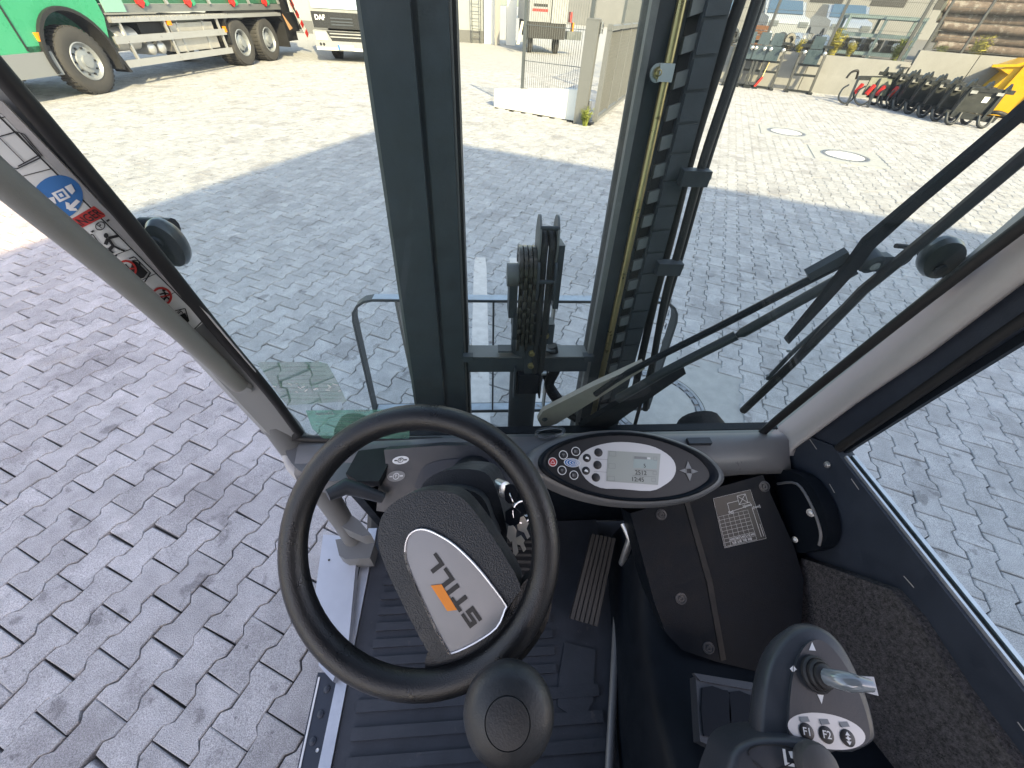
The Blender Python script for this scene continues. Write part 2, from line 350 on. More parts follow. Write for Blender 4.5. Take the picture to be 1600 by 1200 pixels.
def sector(c, r0, a0, a1, su, sv, k=8):
    """one cast collar piece between the round cover and the square stone edge"""
    pts = [c + UU * (r0 * math.cos(a0 + (a1 - a0) * i / k)) + VV * (r0 * math.sin(a0 + (a1 - a0) * i / k)) for i in range(k + 1)]
    return pts
def cover(c, r, half_, label, lid=m_slab):
    b = nb(); h = half_ + .13; prism(b, [c + VV * sx * h + UU * sy * h + V((0, 0, -.028)) for sx, sy in ((1, 1), (-1, 1), (-1, -1), (1, -1))], (0, 0, .020)); obj('collar_bed', b, m_slab, far, 0)
    th = thing('manhole_cover', label, 'manhole cover', c, RZ)
    b = nb(); lathe(b, [(r, -.06), (r, .001), (r * .985, .003), (r * .93, .003), (r * .925, -.004), (.001, -.004)], (0, 0, 0), (0, 0, 1), 48); obj('frame', b, m_iron, th)
    b = nb(); lathe(b, [(r * .80, -.02), (r * .80, .001), (r * .78, .003), (.001, .003)], (0, 0, 0), (0, 0, 1), 48); obj('concrete_lid', b, lid, th)
    for k in range(26):
        a = 2 * math.pi * k / 26; d = V((math.cos(a), math.sin(a), 0)); b = nb(); beam(b, d * r * .825, d * r * .91, r * .14, .012, (0, 0, 1)); obj('rib', b, m_iron, th)
    for q in range(4):                                 # collar: four cast quarters
        a0 = math.pi / 2 * q + .012; a1 = a0 + math.pi / 2 - .024
        arc = [c + VV * ((r + .006) * math.cos(a0 + (a1 - a0) * i / 10)) + UU * ((r + .006) * math.sin(a0 + (a1 - a0) * i / 10)) for i in range(11)]
        sx = (1, -1, -1, 1)[q]; sy = (1, 1, -1, -1)[q]
        h = half_ - .004
        if q % 2 == 0: cs = [c + VV * (sx * .004) + UU * (sy * h), c + VV * (sx * h) + UU * (sy * h), c + VV * (sx * h) + UU * (sy * .004)]
        else: cs = [c + VV * (sx * h) + UU * (sy * .004), c + VV * (sx * h) + UU * (sy * h), c + VV * (sx * .004) + UU * (sy * h)]
        curb('collar_piece', arc + cs)
cover(mc, .315, .50, 'round iron shaft cover with concrete centre on the ground beside the mast')
cover(V((6.75, 9.62, 0)), .39, .54, 'farther of two bright round shaft covers out in the sunlit yard', mat('glare_lid_concrete', (.62, .61, .60), .7, vary=.1, vscale=10))  # sun glare on both far lids is put into the near-white colour
cover(V((6.86, 7.82, 0)), .41, .58, 'nearer of two bright round shaft covers in the sunlit yard', mat('glare_lid_concrete', (.62, .61, .60), .7))

# ---- hall behind the viewer whose roof edge throws the big shadow
off_ = sd.copy(); k = 9.0 / math.tan(SUN_EL); hor = V((sd.x, sd.y, 0)).normalized()
corner = V((-1.89, 8.36, 0)) + hor * k
th = thing('workshop_hall', 'tall flat roofed workshop hall behind the forklift, outside the picture', 'building', corner)
m_clad = mat('hall_cladding', (.52, .52, .50), .6, vary=.05, vscale=2)
b = nb(); q = [V((0, 0, 0)), -UU * 30, -UU * 30 + VV * 45, VV * 45]; prism(b, q, (0, 0, 8.7)); obj('wall', b, m_clad, th, 0)
b = nb(); q = [V((0, 0, 8.7)), -UU * 30 + V((0, 0, 8.7)), -UU * 30 + VV * 45 + V((0, 0, 8.7)), VV * 45 + V((0, 0, 8.7))]; prism(b, q, (0, 0, .3)); obj('roof_edge', b, mat('roof_edge_metal', (.3, .31, .32), .5, .4), th, 0)
for i in range(5):
    p = VV * (4 + i * 8); b = nb(); beam(b, p + UU * .03 + V((0, 0, 0)), p + UU * .03 + V((0, 0, 4.2)), 4.0, .06, UU); obj('roller_door', b, mat('door_grey', (.3, .31, .32), .5), th, 0)

# ================================================================ VEHICLES
m_green = mat('green_truck_paint', (.012, .30, .16), .28, vary=.05, vscale=3, coat=.5)
m_green2 = mat('dark_green_hopper', (.02, .12, .07), .4, vary=.15, vscale=6)
m_tyre = mat('tyre_rubber', (.045, .043, .042), .8, vary=.25, vscale=12, bump=.3, bscale=30)
m_rimw = mat('painted_wheel_rim', (.28, .30, .32), .4, .4, vary=.1, vscale=20)
m_chas = mat('chassis_black', (.015, .015, .016), .6, vary=.2)
m_alub = mat('aluminium_guard', (.50, .50, .50), .35, .6, vary=.05)
m_amber = mat('amber_lens', (.8, .25, .02), .2)
m_redp = mat('red_paint', (.55, .03, .025), .4)
m_redl = m_redp
def truckwheel(parent, c, ax, r, w_, name='wheel', studs=0, dish=.05):
    """tyre of radius r, hub and studs; ax points outwards"""
    b = nb(); pr = [(r * .56, -w_), (r * .9, -w_), (r * .985, -w_ * .9), (r, -w_ * .7), (r, -w_ * .22), (r * .985, -w_ * .08), (r * .93, 0), (r * .80, .012), (r * .62, .004), (r * .56, -.01)]
    lathe(b, pr, c, ax, 48, False); wl = obj(name, b, m_tyre, parent)
    b = nb(); lathe(b, [(r * .57, -w_ * .6), (r * .575, .0), (r * .55, .012), (r * .52, -.01), (r * .48, -dish), (r * .36, -dish * 1.1), (r * .33, -dish * .4), (r * .2, -dish * .2), (r * .19, .03), (.002, .035)], c, ax, 40); obj('rim', b, m_rimw, wl)
    x, y = perp(ax)
    for k in range(studs):
        a = 2 * math.pi * k / studs; p = V(c) + (x * math.cos(a) + y * math.sin(a)) * r * .40; b = nb(); cyl(b, p - V(ax) * dish * 1.2, p + V(ax) * (.025 - dish), .018, 6); obj('wheel_nut', b, m_chas, wl)
    b = nb()
    for k in range(72):
        a = 2 * math.pi * (k + .5 * (k % 2)) / 72; d = x * math.cos(a) + y * math.sin(a)
        for s0, s1 in ((-.95, -.55), (-.5, -.1)): beam(b, V(c) + d * (r + .004) + V(ax) * w_ * s0, V(c) + d * (r + .004) + V(ax) * w_ * s1, .028, .02, d)
    tb = obj('tread_blocks', b, m_tyre, wl); tb['kind'] = 'stuff'
    return wl
# ---- green truck: local X front->rear, -Y towards the viewer's side is OUT
TO = V((-7.9, 10.25, 0)); TS = V((.176, .984, 0)).normalized(); TO = TO + TS * .14; TR = math.atan2(TS.y, TS.x)
tr = thing('green_truck', 'bright green lorry with chrome side guards parked in the sun', 'truck', TO, TR)
OUT = V((0, -1, 0))
def tpl(s0, s1, z0, z1, y0=0., d=.04): b = nb(); lohi(b, (s0, y0, z0), (s1, y0 + d, z1)); return b
for s in (.10,): truckwheel(tr, (s, .0, .52), OUT, .52, .3, studs=10)
for s in (5.25, 6.62): truckwheel(tr, (s, .03, .52), OUT, .525, .56, studs=10, dish=.14)
for s in (.1, 5.25, 6.62): truckwheel(tr, (s, 2.35, .52), V((0, 1, 0)), .52, .32, studs=0)
# cab shell: side outline with the wheel arch cut out
arch = [V((.10 + .72 * math.cos(a), .02, .56 + .72 * math.sin(a))) for a in [R(165 - i * 155 / 14) for i in range(15)]]
side = [V((-.84, .02, .70)), V((-.60, .02, .74))] + arch + [V((1.02, .02, 1.15)), V((1.02, .02, 3.2)), V((-1.2, .02, 3.2)), V((-1.45, .02, 1.6)), V((-1.42, .02, .70))]
b = nb(); prism(b, side, (0, 2.35, 0)); obj('cab', b, m_green, tr, 30, bevel=.02)
b = nb(); beam(b, (-.88, .012, .74), (-.86, .012, 3.0), .02, .02, (0, 1, 0)); obj('door_gap', b, m_chas, tr)
b = nb(); lohi(b, (-.8, .008, 1.75), (.85, .03, 2.7)); obj('side_window', b, mat('dark_cab_glass', (.02, .03, .035), .1, coat=.5), tr)
b = nb(); path = [V((.10 + .70 * math.cos(a), 0, .56 + .70 * math.sin(a))) for a in [R(192 - i * 210 / 24) for i in range(25)]]
rg = []
for p in path:
    d = (p - V((.1, 0, .56))).normalized(); rg.append([p + V((0, -.05, 0)), p + d * .06 + V((0, -.05, 0)), p + d * .06 + V((0, .32, 0)), p + V((0, .32, 0))])
loft(b, rg); obj('wheel_arch', b, m_chas, tr)
b = nb(); prism(b, [(.80, -.03, .62), (.86, -.03, .62), (1.0, -.03, .27), (.93, -.03, .27)], (0, .34, 0)); obj('mud_flap', b, m_chas, tr)
obj('amber_marker', tpl(-.60, -.52, .86, .98, -.03, .05), m_amber, tr, bevel=.008)
obj('bumper', tpl(-1.6, -.5, .38, .72, -.01, 2.4), mat('grey_bumper', (.20, .21, .22), .4), tr, bevel=.05)
obj('entry_step', tpl(-.86, -.45, .42, .80, .02, .3), m_chas, tr, bevel=.02)
b = nb(); cyl(b, (1.0, .06, 1.10), (1.0, .3, 1.10), .13, 20); obj('air_intake', b, m_chas, tr)
for z in (.34, .73):
    obj('side_guard', tpl(.96, 4.6, z, z + .125, -.02, .04), m_alub, tr, bevel=.006)
for s in (1.3, 2.55, 4.42): b = nb(); beam(b, (s, .03, 1.1), (s + .06, .03, .36), .05, .05); obj('guard_bracket', b, m_alub, tr)
pl = obj('walkway', tpl(1.1, 7.6, 1.06, 1.13, -.02, .55), m_alub, tr, bevel=.006)
for k in range(60): b = nb(); lohi(b, (1.14 + k * .106, -.015, 1.13), (1.19 + k * .106, .5, 1.15)); obj('tread_bar', b, m_alub, pl, 0)
b = nb(); cyl(b, (1.15, .3, .78), (1.75, .3, .78), .20, 20); obj('air_tank', b, m_alub, tr)
for s in (1.95, 2.25): b = nb(); cyl(b, (s, .1, .60), (s, .6, .60), .12, 18); lathe(b, [(.12, 0), (.07, .05), (.01, .06)], (s, .1, .60), (0, -1, 0), 18); obj('air_reservoir', b, m_alub, tr)
b = nb(); lohi(b, (2.75, .1, .48), (4.3, .7, 1.0)); obj('fuel_tank', b, mat('brushed_tank', (.55, .52, .48), .4, .6, vary=.1, vscale=8), tr, bevel=.09, seg=4)
for s in (3.0, 3.9): b = nb(); lohi(b, (s, .085, .46), (s + .05, .72, 1.02)); obj('tank_strap', b, m_alub, tr, bevel=.06)
obj('chassis', tpl(.9, 8.2, .55, .95, .75, .9), m_chas, tr)
obj('battery_box', tpl(1.9, 2.6, .72, 1.03, .15, .5), m_chas, tr, bevel=.02)
b = nb(); prism(b, [(4.66, .0, .55), (4.70, .0, 1.05), (4.95, .0, 1.19), (7.3, .0, 1.19), (7.75, .0, .95), (7.72, .0, .28), (7.66, .0, .28), (7.66, .0, .92), (7.28, .0, 1.13), (4.98, .0, 1.13), (4.76, .0, 1.0), (4.72, .0, .55)], (0, .6, 0)); obj('rear_wheel_arch', b, m_chas, tr)
obj('amber_marker', tpl(4.55, 4.63, .78, .90, -.03, .05), m_amber, tr, bevel=.008); obj('amber_marker', tpl(2.62, 2.72, .98, 1.06, -.03, .05), m_amber, tr, bevel=.008)
hop = obj('hopper_body', tpl(1.15, 7.9, 1.34, 3.1, .12, 2.1), m_green2, tr, bevel=.03)
obj('body_rail', tpl(1.1, 7.9, 1.20, 1.33, .10, .12), mat('rail_grey', (.22, .23, .23), .4, .4), tr, bevel=.01)
for s in (2.05, 3.55, 5.3, 6.9):
    lv = nb(); prism(lv, [(s, .04, 1.62), (s + .1, .04, 1.62), (s + .22, .04, 1.36), (s + .12, .04, 1.27), (s + .02, .04, 1.34)], (0, .06, 0)); obj('locking_lever', lv, m_redl, tr, bevel=.015)
    lv = nb(); prism(lv, [(s + .16, .05, 1.62), (s + .26, .05, 1.62), (s + .36, .05, 1.34), (s + .26, .05, 1.30)], (0, .05, 0)); obj('lever_bracket', lv, m_green, tr, bevel=.01)
    lv = nb(); prism(lv, [(s + .75, .05, 1.62), (s + .84, .05, 1.62), (s + .95, .05, 1.34), (s + .88, .05, 1.33)], (0, .05, 0)); obj('hinge_strap', lv, m_alub, tr, bevel=.01)
obj('maker_plate', tpl(1.1, 1.62, 1.22, 1.42, .0, .02), mat('pale_plate', (.2, .4, .34), .4), tr)
for i, (s, z, h_, d_) in enumerate(((7.95, .5, .9, .5), (8.2, 1.0, 1.2, .4), (8.7, .6, .5, .7), (8.4, .35, .3, .9), (9.1, .9, 1.3, .3))):
    obj('hydraulic_unit', tpl(s, s + d_, z, z + h_, .25 + .1 * i, .8), m_chas, tr, bevel=.03)
b = nb(); tube(b, smoothpath([(8.3, .1, 2.0), (8.55, .05, 1.3), (8.9, .1, .9), (9.0, .2, .7)]), .05); obj('hydraulic_hose', b, m_chas, tr)
b = nb(); beam(b, (8.45, .05, 1.5), (9.15, .05, .45), .16, .03, (0, 1, 0)); wb = obj('warning_board', b, m_wink, tr)
for k in range(4): b = nb(); p = V((8.45, .03, 1.5)).lerp(V((9.15, .03, .45)), .1 + k * .24); q_ = V((8.45, .03, 1.5)).lerp(V((9.15, .03, .45)), .22 + k * .24); beam(b, p, q_, .16, .02, (0, 1, 0)); obj('warning_stripe', b, m_redp, wb)
b = nb(); prism(b, [(7.75, .0, 1.1), (8.15, .0, .74), (7.95, .0, .70)], (0, .02, 0)); obj('warning_triangle', b, mat('pale_orange', (.55, .30, .16), .5), tr)

# ---- white lorry seen from the front
d0 = V((-5.42, 17.3, 0))
dt = thing('white_truck', 'white lorry facing the yard, seen from its front bumper', 'truck', d0, R(2))
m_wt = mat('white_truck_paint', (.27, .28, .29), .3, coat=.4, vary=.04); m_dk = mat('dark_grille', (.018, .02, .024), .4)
W = 2.25
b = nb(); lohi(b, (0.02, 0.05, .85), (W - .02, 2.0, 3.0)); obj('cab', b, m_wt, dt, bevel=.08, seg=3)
b = nb(); lohi(b, (.1, .02, 1.32), (W - .1, .05, 2.2)); obj('windscreen', b, mat('pale_sky_glass', (.42, .55, .62), .08, coat=.4), dt, bevel=.02)
b = nb(); lohi(b, (.05, -.01, .86), (W - .05, .05, 1.24)); gp = obj('grille_panel', b, m_dk, dt, bevel=.03)
for z in (1.08, 1.0, .93): b = nb(); lohi(b, (.62, -.03, z), (1.30, -.005, z + .035)); obj('grille_slat', b, mat('slat_blue_grey', (.05, .06, .075), .35), gp)
text('maker_lettering', 'DAF', (.30, -.016, 1.10), (1, 0, 0), (0, -1, 0), .17, m_wink, dt, .02, extr=.004)
text('model_lettering', 'LF', (1.62, -.016, 1.10), (1, 0, 0), (0, -1, 0), .17, m_wink, dt, .02, extr=.004)
b = nb(); lohi(b, (0.0, -.06, .40), (W, .3, .80)); obj('bumper', b, m_wt, dt, bevel=.05, seg=3)
b = nb(); prism(b, [(.42, -.065, .79), (1.75, -.065, .79), (1.62, -.065, .55), (.55, -.065, .55)], (0, .05, 0)); lg = obj('lower_grille', b, m_dk, dt, bevel=.015)
for z in (.72, .64): b = nb(); lohi(b, (.52, -.09, z), (1.65, -.06, z + .025)); obj('grille_bar', b, m_alub, lg)
for x in (.06, 1.82): b = nb(); lohi(b, (x, -.075, .56), (x + .36, -.05, .76)); obj('headlight', b, mat('headlight_lens', (.6, .62, .62), .12, .3, coat=.6, vary=.3, vscale=20), dt, bevel=.04)
for x in (.16, .26): b = nb(); lathe(b, [(.04, 0), (.036, .012), (.002, .014)], (x, -.06, .46), (0, -1, 0), 14); obj('fog_lamp', b, m_dk, dt)
b = nb(); lohi(b, (0.0, -.05, .31), (W, .3, .41)); obj('lower_apron', b, mat('grey_apron', (.5, .5, .5), .5), dt, bevel=.03)
b = nb(); lohi(b, (.70, -.09, .34), (1.20, -.07, .46)); pt = obj('number_plate', b, m_wink, dt)
b = nb(); lohi(b, (.70, -.095, .34), (.76, -.088, .46)); obj('country_band', b, m_blue, pt)
text('plate_lettering', 'UI TD 1503', (.985, -.0925, .40), (1, 0, 0), (0, -1, 0), .085, m_ink, pt, .01, extr=.001)
for x in (.32, 1.9): truckwheel(dt, (x - .12 if x < 1 else x + .12, 1.25, .42), V((-1 if x < 1 else 1, 0, 0)), .42, .28)
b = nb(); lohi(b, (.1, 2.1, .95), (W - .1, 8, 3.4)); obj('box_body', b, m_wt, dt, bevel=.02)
b = nb(); lohi(b, (.5, .4, .45), (W - .5, 7.5, .9)); obj('chassis', b, m_chas, dt)

# ================================================================ GATE, WALL AND FENCES
m_grey = mat('grey_gate_paint', (.155, .16, .16), .45, .1, vary=.05, vscale=5)
m_fence = mat('galvanised_fence', (.13, .145, .15), .45, .5, vary=.1, vscale=8)
WA, WB = V((.30, 10.95, 0)), V((2.13, 9.74, 0)); wd = (WB - WA).normalized(); wn = V((-wd.y, wd.x, 0))
if wn.y < 0: wn = -wn
th = thing('low_wall', 'low white painted concrete wall left of the grey gate post', 'wall', WA)
b = nb(); prism(b, [V((0, 0, 0)), (WB - WA), (WB - WA) + V((0, 0, .56)), V((0, 0, .33))], wn * .22); obj('wall_block', b, m_white, th, bevel=.008, seg=1)
b = nb()
for i in range(26): p = (WB - WA) * random.random() - wn * random.uniform(.03, .16); a = random.random() * 6; beam(b, p + V((0, 0, .008)), p + V((math.cos(a) * .05, math.sin(a) * .03, .015)), .03, .004)
lf = obj('dead_leaves', b, mat('dead_leaf', (.25, .17, .09), .9), None); lf['kind'] = 'stuff'; tag(lf, 'scattered dead leaves at the foot of the low white wall', 'leaves')
GP = V((2.09, 9.62, 0)); GB = V((2.36, 9.45, 0))
th = thing('gate_post', 'thick square grey steel gate post beside the low wall', 'gate post', GP)
Mz = Matrix.Rotation(RZ, 3, 'Z')
b = nb(); box(b, (0, .0, .80), (.24, .16, 1.6), Mz); obj('post_shaft', b, m_grey, th, bevel=.008)
b = nb(); box(b, (0, 0, 1.61), (.25, .17, .02), Mz); obj('post_cap', b, m_grey, th, bevel=.004)
for z in (.25, 1.42): b = nb(); cyl(b, VV * .16 + V((0, 0, z)), VV * .16 + V((0, 0, z + .16)), .03); obj('hinge', b, m_steel, th)
th = thing('gate_leaf', 'grey swing gate leaf with a fine mesh filling, standing open', 'gate', GB)
GL, GH = 3.3, 1.56
def gb(p, q, w_, d_=.06): b = nb(); beam(b, E1 * p[0] + V((0, 0, p[1])), E1 * q[0] + V((0, 0, q[1])), w_, d_, VV); return b
obj('bottom_rail', gb((0, .12), (GL, .12), .06, .12), m_grey, th, bevel=.005); obj('top_rail', gb((0, GH - .05), (GL, GH - .05), .06, .10), m_grey, th, bevel=.005)
for s in (0.04, 1.12, 2.2, GL - .04): obj('stile', gb((s, .06), (s, GH), .06, .09 if s < .1 else .05), m_grey, th, bevel=.005)
b = nb()
for k in range(46):
    s0 = .08 + k * .07
    beam(b, E1 * s0 + V((0, 0, .18)), E1 * s0 + V((0, 0, GH - .1)), .006, .024, VV)
for k in range(24): z = .2 + k * .055; beam(b, E1 * .08 + V((0, 0, z)), E1 * (GL - .08) + V((0, 0, z)), .005, .01, VV)
ms = obj('mesh_filling', b, m_grey, th, 0); ms['kind'] = 'stuff'
# weeds at the gate foot
def weed(c, n, h, spread, ma, label, name='weed'):
    th = thing(name, label, 'plant', c); b = nb()
    for i in range(n):
        a = random.random() * 6.28; r = random.random() * spread * .4; p = V((math.cos(a) * r, math.sin(a) * r, 0)); hh = h * random.uniform(.45, 1)
        d = V((math.cos(a), math.sin(a), 0)) * spread * random.uniform(.3, 1); pts = [p, p + d * .3 + V((0, 0, hh * .6)), p + d + V((0, 0, hh))]
        x = V((-math.sin(a), math.cos(a), 0)); w_ = h * .035
        vs_ = [[bm_ for bm_ in (b.verts.new(q - x * w_ * k_), b.verts.new(q + x * w_ * k_))] for q, k_ in zip(pts, (1, .9, .15))]
        for a_, c_ in zip(vs_, vs_[1:]): b.faces.new((a_[0], a_[1], c_[1], c_[0]))
        for t_ in (.4, .6, .8):
            q = pts[0].lerp(pts[2], t_) + V((0, 0, hh * .1)); e = V((math.cos(a + 2 * t_ * 9), math.sin(a + 2 * t_ * 9), .3)) * h * .16; poly(b, [q, q + e * .5 + x * w_ * 2, q + e, q + e * .5 - x * w_ * 2])
    obj('leaves', b, ma, th, 0); b = nb(); tube(b, [V((0, 0, 0)), V((0, 0, h * .45))], h * .012, 5); obj('stem', b, ma, th); return th
m_weed = mat('weed_green', (.16, .19, .035), .7, vary=.4, vscale=30); m_weedy = mat('dry_weed', (.34, .30, .06), .8, vary=.3, vscale=20)
weed((2.16, 9.40, 0), 70, .34, .14, m_weed, 'tuft of yellow green weeds at the foot of the gate post')
def fence(name, label, p, q, z0, h, pitch, posts, ma, wires=.05, post_w=.06, rails=(.15, .5, .85), bars=True):
    p, q = V(p), V(q); L = (q - p).length; d = (q - p) / L; n = V((d.y, -d.x, 0)); th = thing(name, label, 'fence', p)
    for s in posts: b = nb(); beam(b, d * s + V((0, 0, z0)), d * s + V((0, 0, z0 + h + .05)), post_w, post_w, n); obj('post', b, ma, th)
    for r_ in rails:
        for sg in (-1, 1): b = nb(); beam(b, n * .008 * sg + V((0, 0, z0 + h * r_)), n * .008 * sg + d * L + V((0, 0, z0 + h * r_)), .008, .010); obj('double_rail', b, ma, th, 0)
    if bars:
        me = None
        for k in range(min(300, int(L / wires))):
            if me is None:
                b = nb(); cyl(b, (0, 0, 0), (0, 0, h), .0046 if ma is m_fence else .0050, 5); me = bpy.data.meshes.new('wire'); b.to_mesh(me); b.free(); me.materials.append(ma)
            link('wire', me, th, d * ((k + .5) * wires) + V((0, 0, z0)))
    return th
fence('mesh_fence', 'tall steel wire mesh fence panel standing on the low white wall', WA + (WB - WA) * .30 + wn * .12, WB + wn * .12, .36, 1.75, 2, [0, 1.42], m_fence, .05, .055, (.03, .3, .62, .95))
fence('mesh_fence', 'wire mesh fence running away behind the swing gate', V((3.6, 13.2, 0)), V((9.6, 24.5, 0)), .0, 2.1, 2, [0, 2.5, 5, 7.5, 10, 12.5], m_fence, .06, .06, (.05, .35, .68, .97))
# ---- white hall at the back of the yard
th = thing('white_hall', 'pale sheet metal hall with a ladder at the back of the yard', 'building', (-2.6, 28.4, 0))
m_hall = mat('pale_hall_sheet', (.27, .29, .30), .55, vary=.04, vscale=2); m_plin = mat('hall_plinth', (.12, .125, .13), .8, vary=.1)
b = nb(); lohi(b, (-20, 0, .5), (2.8, 8, 7)); obj('wall', b, m_hall, th, 0)
b = nb(); lohi(b, (-20, -.06, 0), (2.8, 8, .5)); obj('plinth', b, m_plin, th, 0)
b = nb(); lohi(b, (2.8, -.2, 0), (3.35, 8, 7)); obj('corner_pier', b, m_white, th, 0)
b = nb(); lohi(b, (3.36, -.75, 0), (3.62, -.45, 6)); obj('steel_column', b, mat('column_grey', (.27, .26, .25), .5), th, bevel=.01)
b = nb(); lohi(b, (4.0, -.4, 0), (4.5, 0.3, 6)); obj('white_pier', b, m_white, th, 0)
b = nb()
for x in (2.15, 2.62): cyl(b, (x, -.28, 0), (x, -.28, 6), .025, 8)
ld = obj('ladder', b, m_fence, th)
for k in range(18): b = nb(); cyl(b, (2.15, -.28, .3 + k * .28), (2.62, -.28, .3 + k * .28), .016, 6); obj('rung', b, m_fence, ld)
# ---- van behind the mesh fence
th = thing('white_van', 'white box van standing behind the mesh fence panel', 'van', (2.2, 24.0, 0), R(4))
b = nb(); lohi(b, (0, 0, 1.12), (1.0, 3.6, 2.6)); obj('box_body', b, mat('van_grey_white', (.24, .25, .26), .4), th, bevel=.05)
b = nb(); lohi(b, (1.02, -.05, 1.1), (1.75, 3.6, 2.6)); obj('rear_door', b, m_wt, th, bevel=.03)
b = nb(); lohi(b, (.05, 0, .55), (1.75, 3.4, 1.1)); obj('chassis', b, m_chas, th)
for z, ma, x0, x1 in ((1.62, m_ink, .18, .82), (1.46, m_redp, .14, .86)): b = nb(); lohi(b, (x0, -.006, z), (x1, .002, z + .09)); obj('side_print', b, ma, th, 0)
for x in (.1, 1.6): truckwheel(th, (x, .7, .36), V((-1 if x < 1 else 1, 0, 0)), .36, .22)
for i, (x, y, z, sx, sz, ma) in enumerate(((1.9, .2, .55, .7, .3, m_fence), (2.0, .3, 1.15, .07, .35, m_redp), (2.15, .3, .8, .05, .35, m_orange))):
    b = nb(); lohi(b, (x, y, z), (x + sx, y + .4, z + sz)); obj('lift_frame', b, ma, th, bevel=.01)
b = nb(); prism(b, [(-.5, .2, .3), (-.35, .2, .3), (-.2, .2, 1.1), (-.3, .2, 1.1)], (0, .1, 0)); obj('tow_bar', b, mat('pale_metal', (.5, .48, .42), .5), th)

# ================================================================ FAR RIGHT: WALL, FENCE, IMPLEMENTS
WO = V((11, 16.1, 0)); WN = -UU
def wp(s, z, o=0.): return WO + VV * s + WN * o + V((0, 0, z))
th = thing('retaining_wall', 'grey concrete retaining wall behind the black lifting frames', 'wall', wp(-4.2, 0))
def wallpanel(parent, s0, s1, h, o): b = nb(); r = parent.location; prism(b, [wp(s0, 0, o) - r, wp(s1, 0, o) - r, wp(s1, h, o) - r, wp(s0, h, o) - r], UU * .2); return obj('wall_panel', b, m_wallc, parent, bevel=.008, seg=1)
for s0, s1 in ((-4.2, -3.02), (-3, -.02), (0, 2.76)): wallpanel(th, s0, s1, .98, 0)
b = nb(); prism(b, [wp(2.5, .86, .01) - th.location, wp(2.77, .86, .01) - th.location, wp(2.77, .92, .01) - th.location, wp(2.5, .92, .01) - th.location], UU * -.06); obj('coping_edge', b, m_wallc, th)
th = thing('retaining_wall', 'taller pale concrete wall right of the step, behind the black carriages', 'wall', wp(2.8, 0))
for s0, s1 in ((2.8, 4.3), (4.32, 7.3), (7.32, 12)): wallpanel(th, s0, s1, 1.27, .02)
b = nb(); prism(b, [wp(-4.2, .9, -.2), wp(14, .9, -.2), wp(40, .9, -40), wp(6, .9, -40)], (0, 0, -.2)); tz = obj('terrace', b, mat('gravel_terrace', (.15, .14, .125), .95, vary=.3, vscale=8, bump=.6, bscale=20), None, 0); tz['kind'] = 'structure'
m_fdk = mat('grey_fence_steel', (.075, .08, .085), .5, .4)
fence('boundary_fence', 'wire fence on the low retaining wall above the lifting frames', wp(-4.2, 0, -.1), wp(2.6, 0, -.1), 1.0, 1.6, 2, [.3, 2.6, 4.5, 6.6], m_fdk, .055, .08, (.02, .2, .4, .6, .8, 1))
fence('boundary_fence', 'wire fence on the taller concrete wall in front of the logs', wp(2.85, 0, -.1), wp(12, 0, -.1), 1.28, 1.6, 2, [.05, 1.0, 3.5, 6, 8.5], m_fdk, .03, .06, (.02, .2, .4, .6, .8, 1))
# black lifting frames leaning at the wall
m_imp = mat('black_implement_paint', (.013, .017, .019), .38, vary=.3, vscale=14, coat=.2); m_impb = mat('dark_teal_plate', (.03, .05, .06), .3, vary=.15, vscale=6, coat=.4)
def frame(s, label, wd_=.72, red=True):
    th = thing('lifting_frame', label, 'frame', wp(s, 0, .55), RZ, 'lifting frames against the wall'); h = 1.02
    for x in (0, wd_):
        b = nb(); beam(b, (x, 0, .03), (x - .02, .20, h), .07, .06); obj('upright', b, m_imp, th, bevel=.006)
        b = nb(); lohi(b, (x - .06, -.22, 0), (x + .06, .2, .06)); obj('foot', b, m_imp, th, bevel=.006)
    for z, y in ((.05, 0.), (.46, .09), (.72, .14), (1.0, .2)):
        b = nb(); beam(b, (0, y, z), (wd_, y, z), .05, .06); obj('cross_bar', b, m_imp, th, bevel=.005)
    b = nb(); prism(b, [(.14, .05, .74), (.56, .05, .74), (.56, .09, 1.10), (.14, .09, 1.10)], (0, .1, 0)); obj('back_plate', b, m_impb, th, bevel=.01)
    b = nb(); prism(b, [(.17, .10, 1.12), (.53, .10, 1.12), (.50, .13, 1.42), (.20, .13, 1.42)], (0, .1, 0)); obj('head_plate', b, m_impb, th, bevel=.03)
    for x in (.05, .62): b = nb(); lathe(b, [(.05, 0), (.05, .1), (.02, .12)], (x, .02, 1.03), (0, -1, 0), 12); obj('coupling', b, m_galv, th)
    b = nb(); lohi(b, (-.1, .12, 1.15), (wd_ + .1, .2, 1.22)); obj('shoulder_bar', b, m_imp, th, bevel=.006)
    if red: b = nb(); tube(b, smoothpath([(.22, -.05, .08), (.30, -.02, .25), (.33, .05, .5), (.36, .1, .7)]), .022); obj('hydraulic_hose', b, m_brass, th); b = nb(); beam(b, (.18, -.05, .05), (.32, -.02, .32), .08, .06); obj('red_cylinder', b, m_redp, th)
    return th
frame(-2.45, 'leftmost black lifting frame, half hidden behind the mast hoses', red=False)
frame(-1.62, 'middle black lifting frame with a red cylinder at its foot')
frame(-.42, 'black lifting frame standing alone at the right of the others', red=False)
frame(-2.0, 'black lifting frame squeezed between the leftmost and the middle one', .60, False)
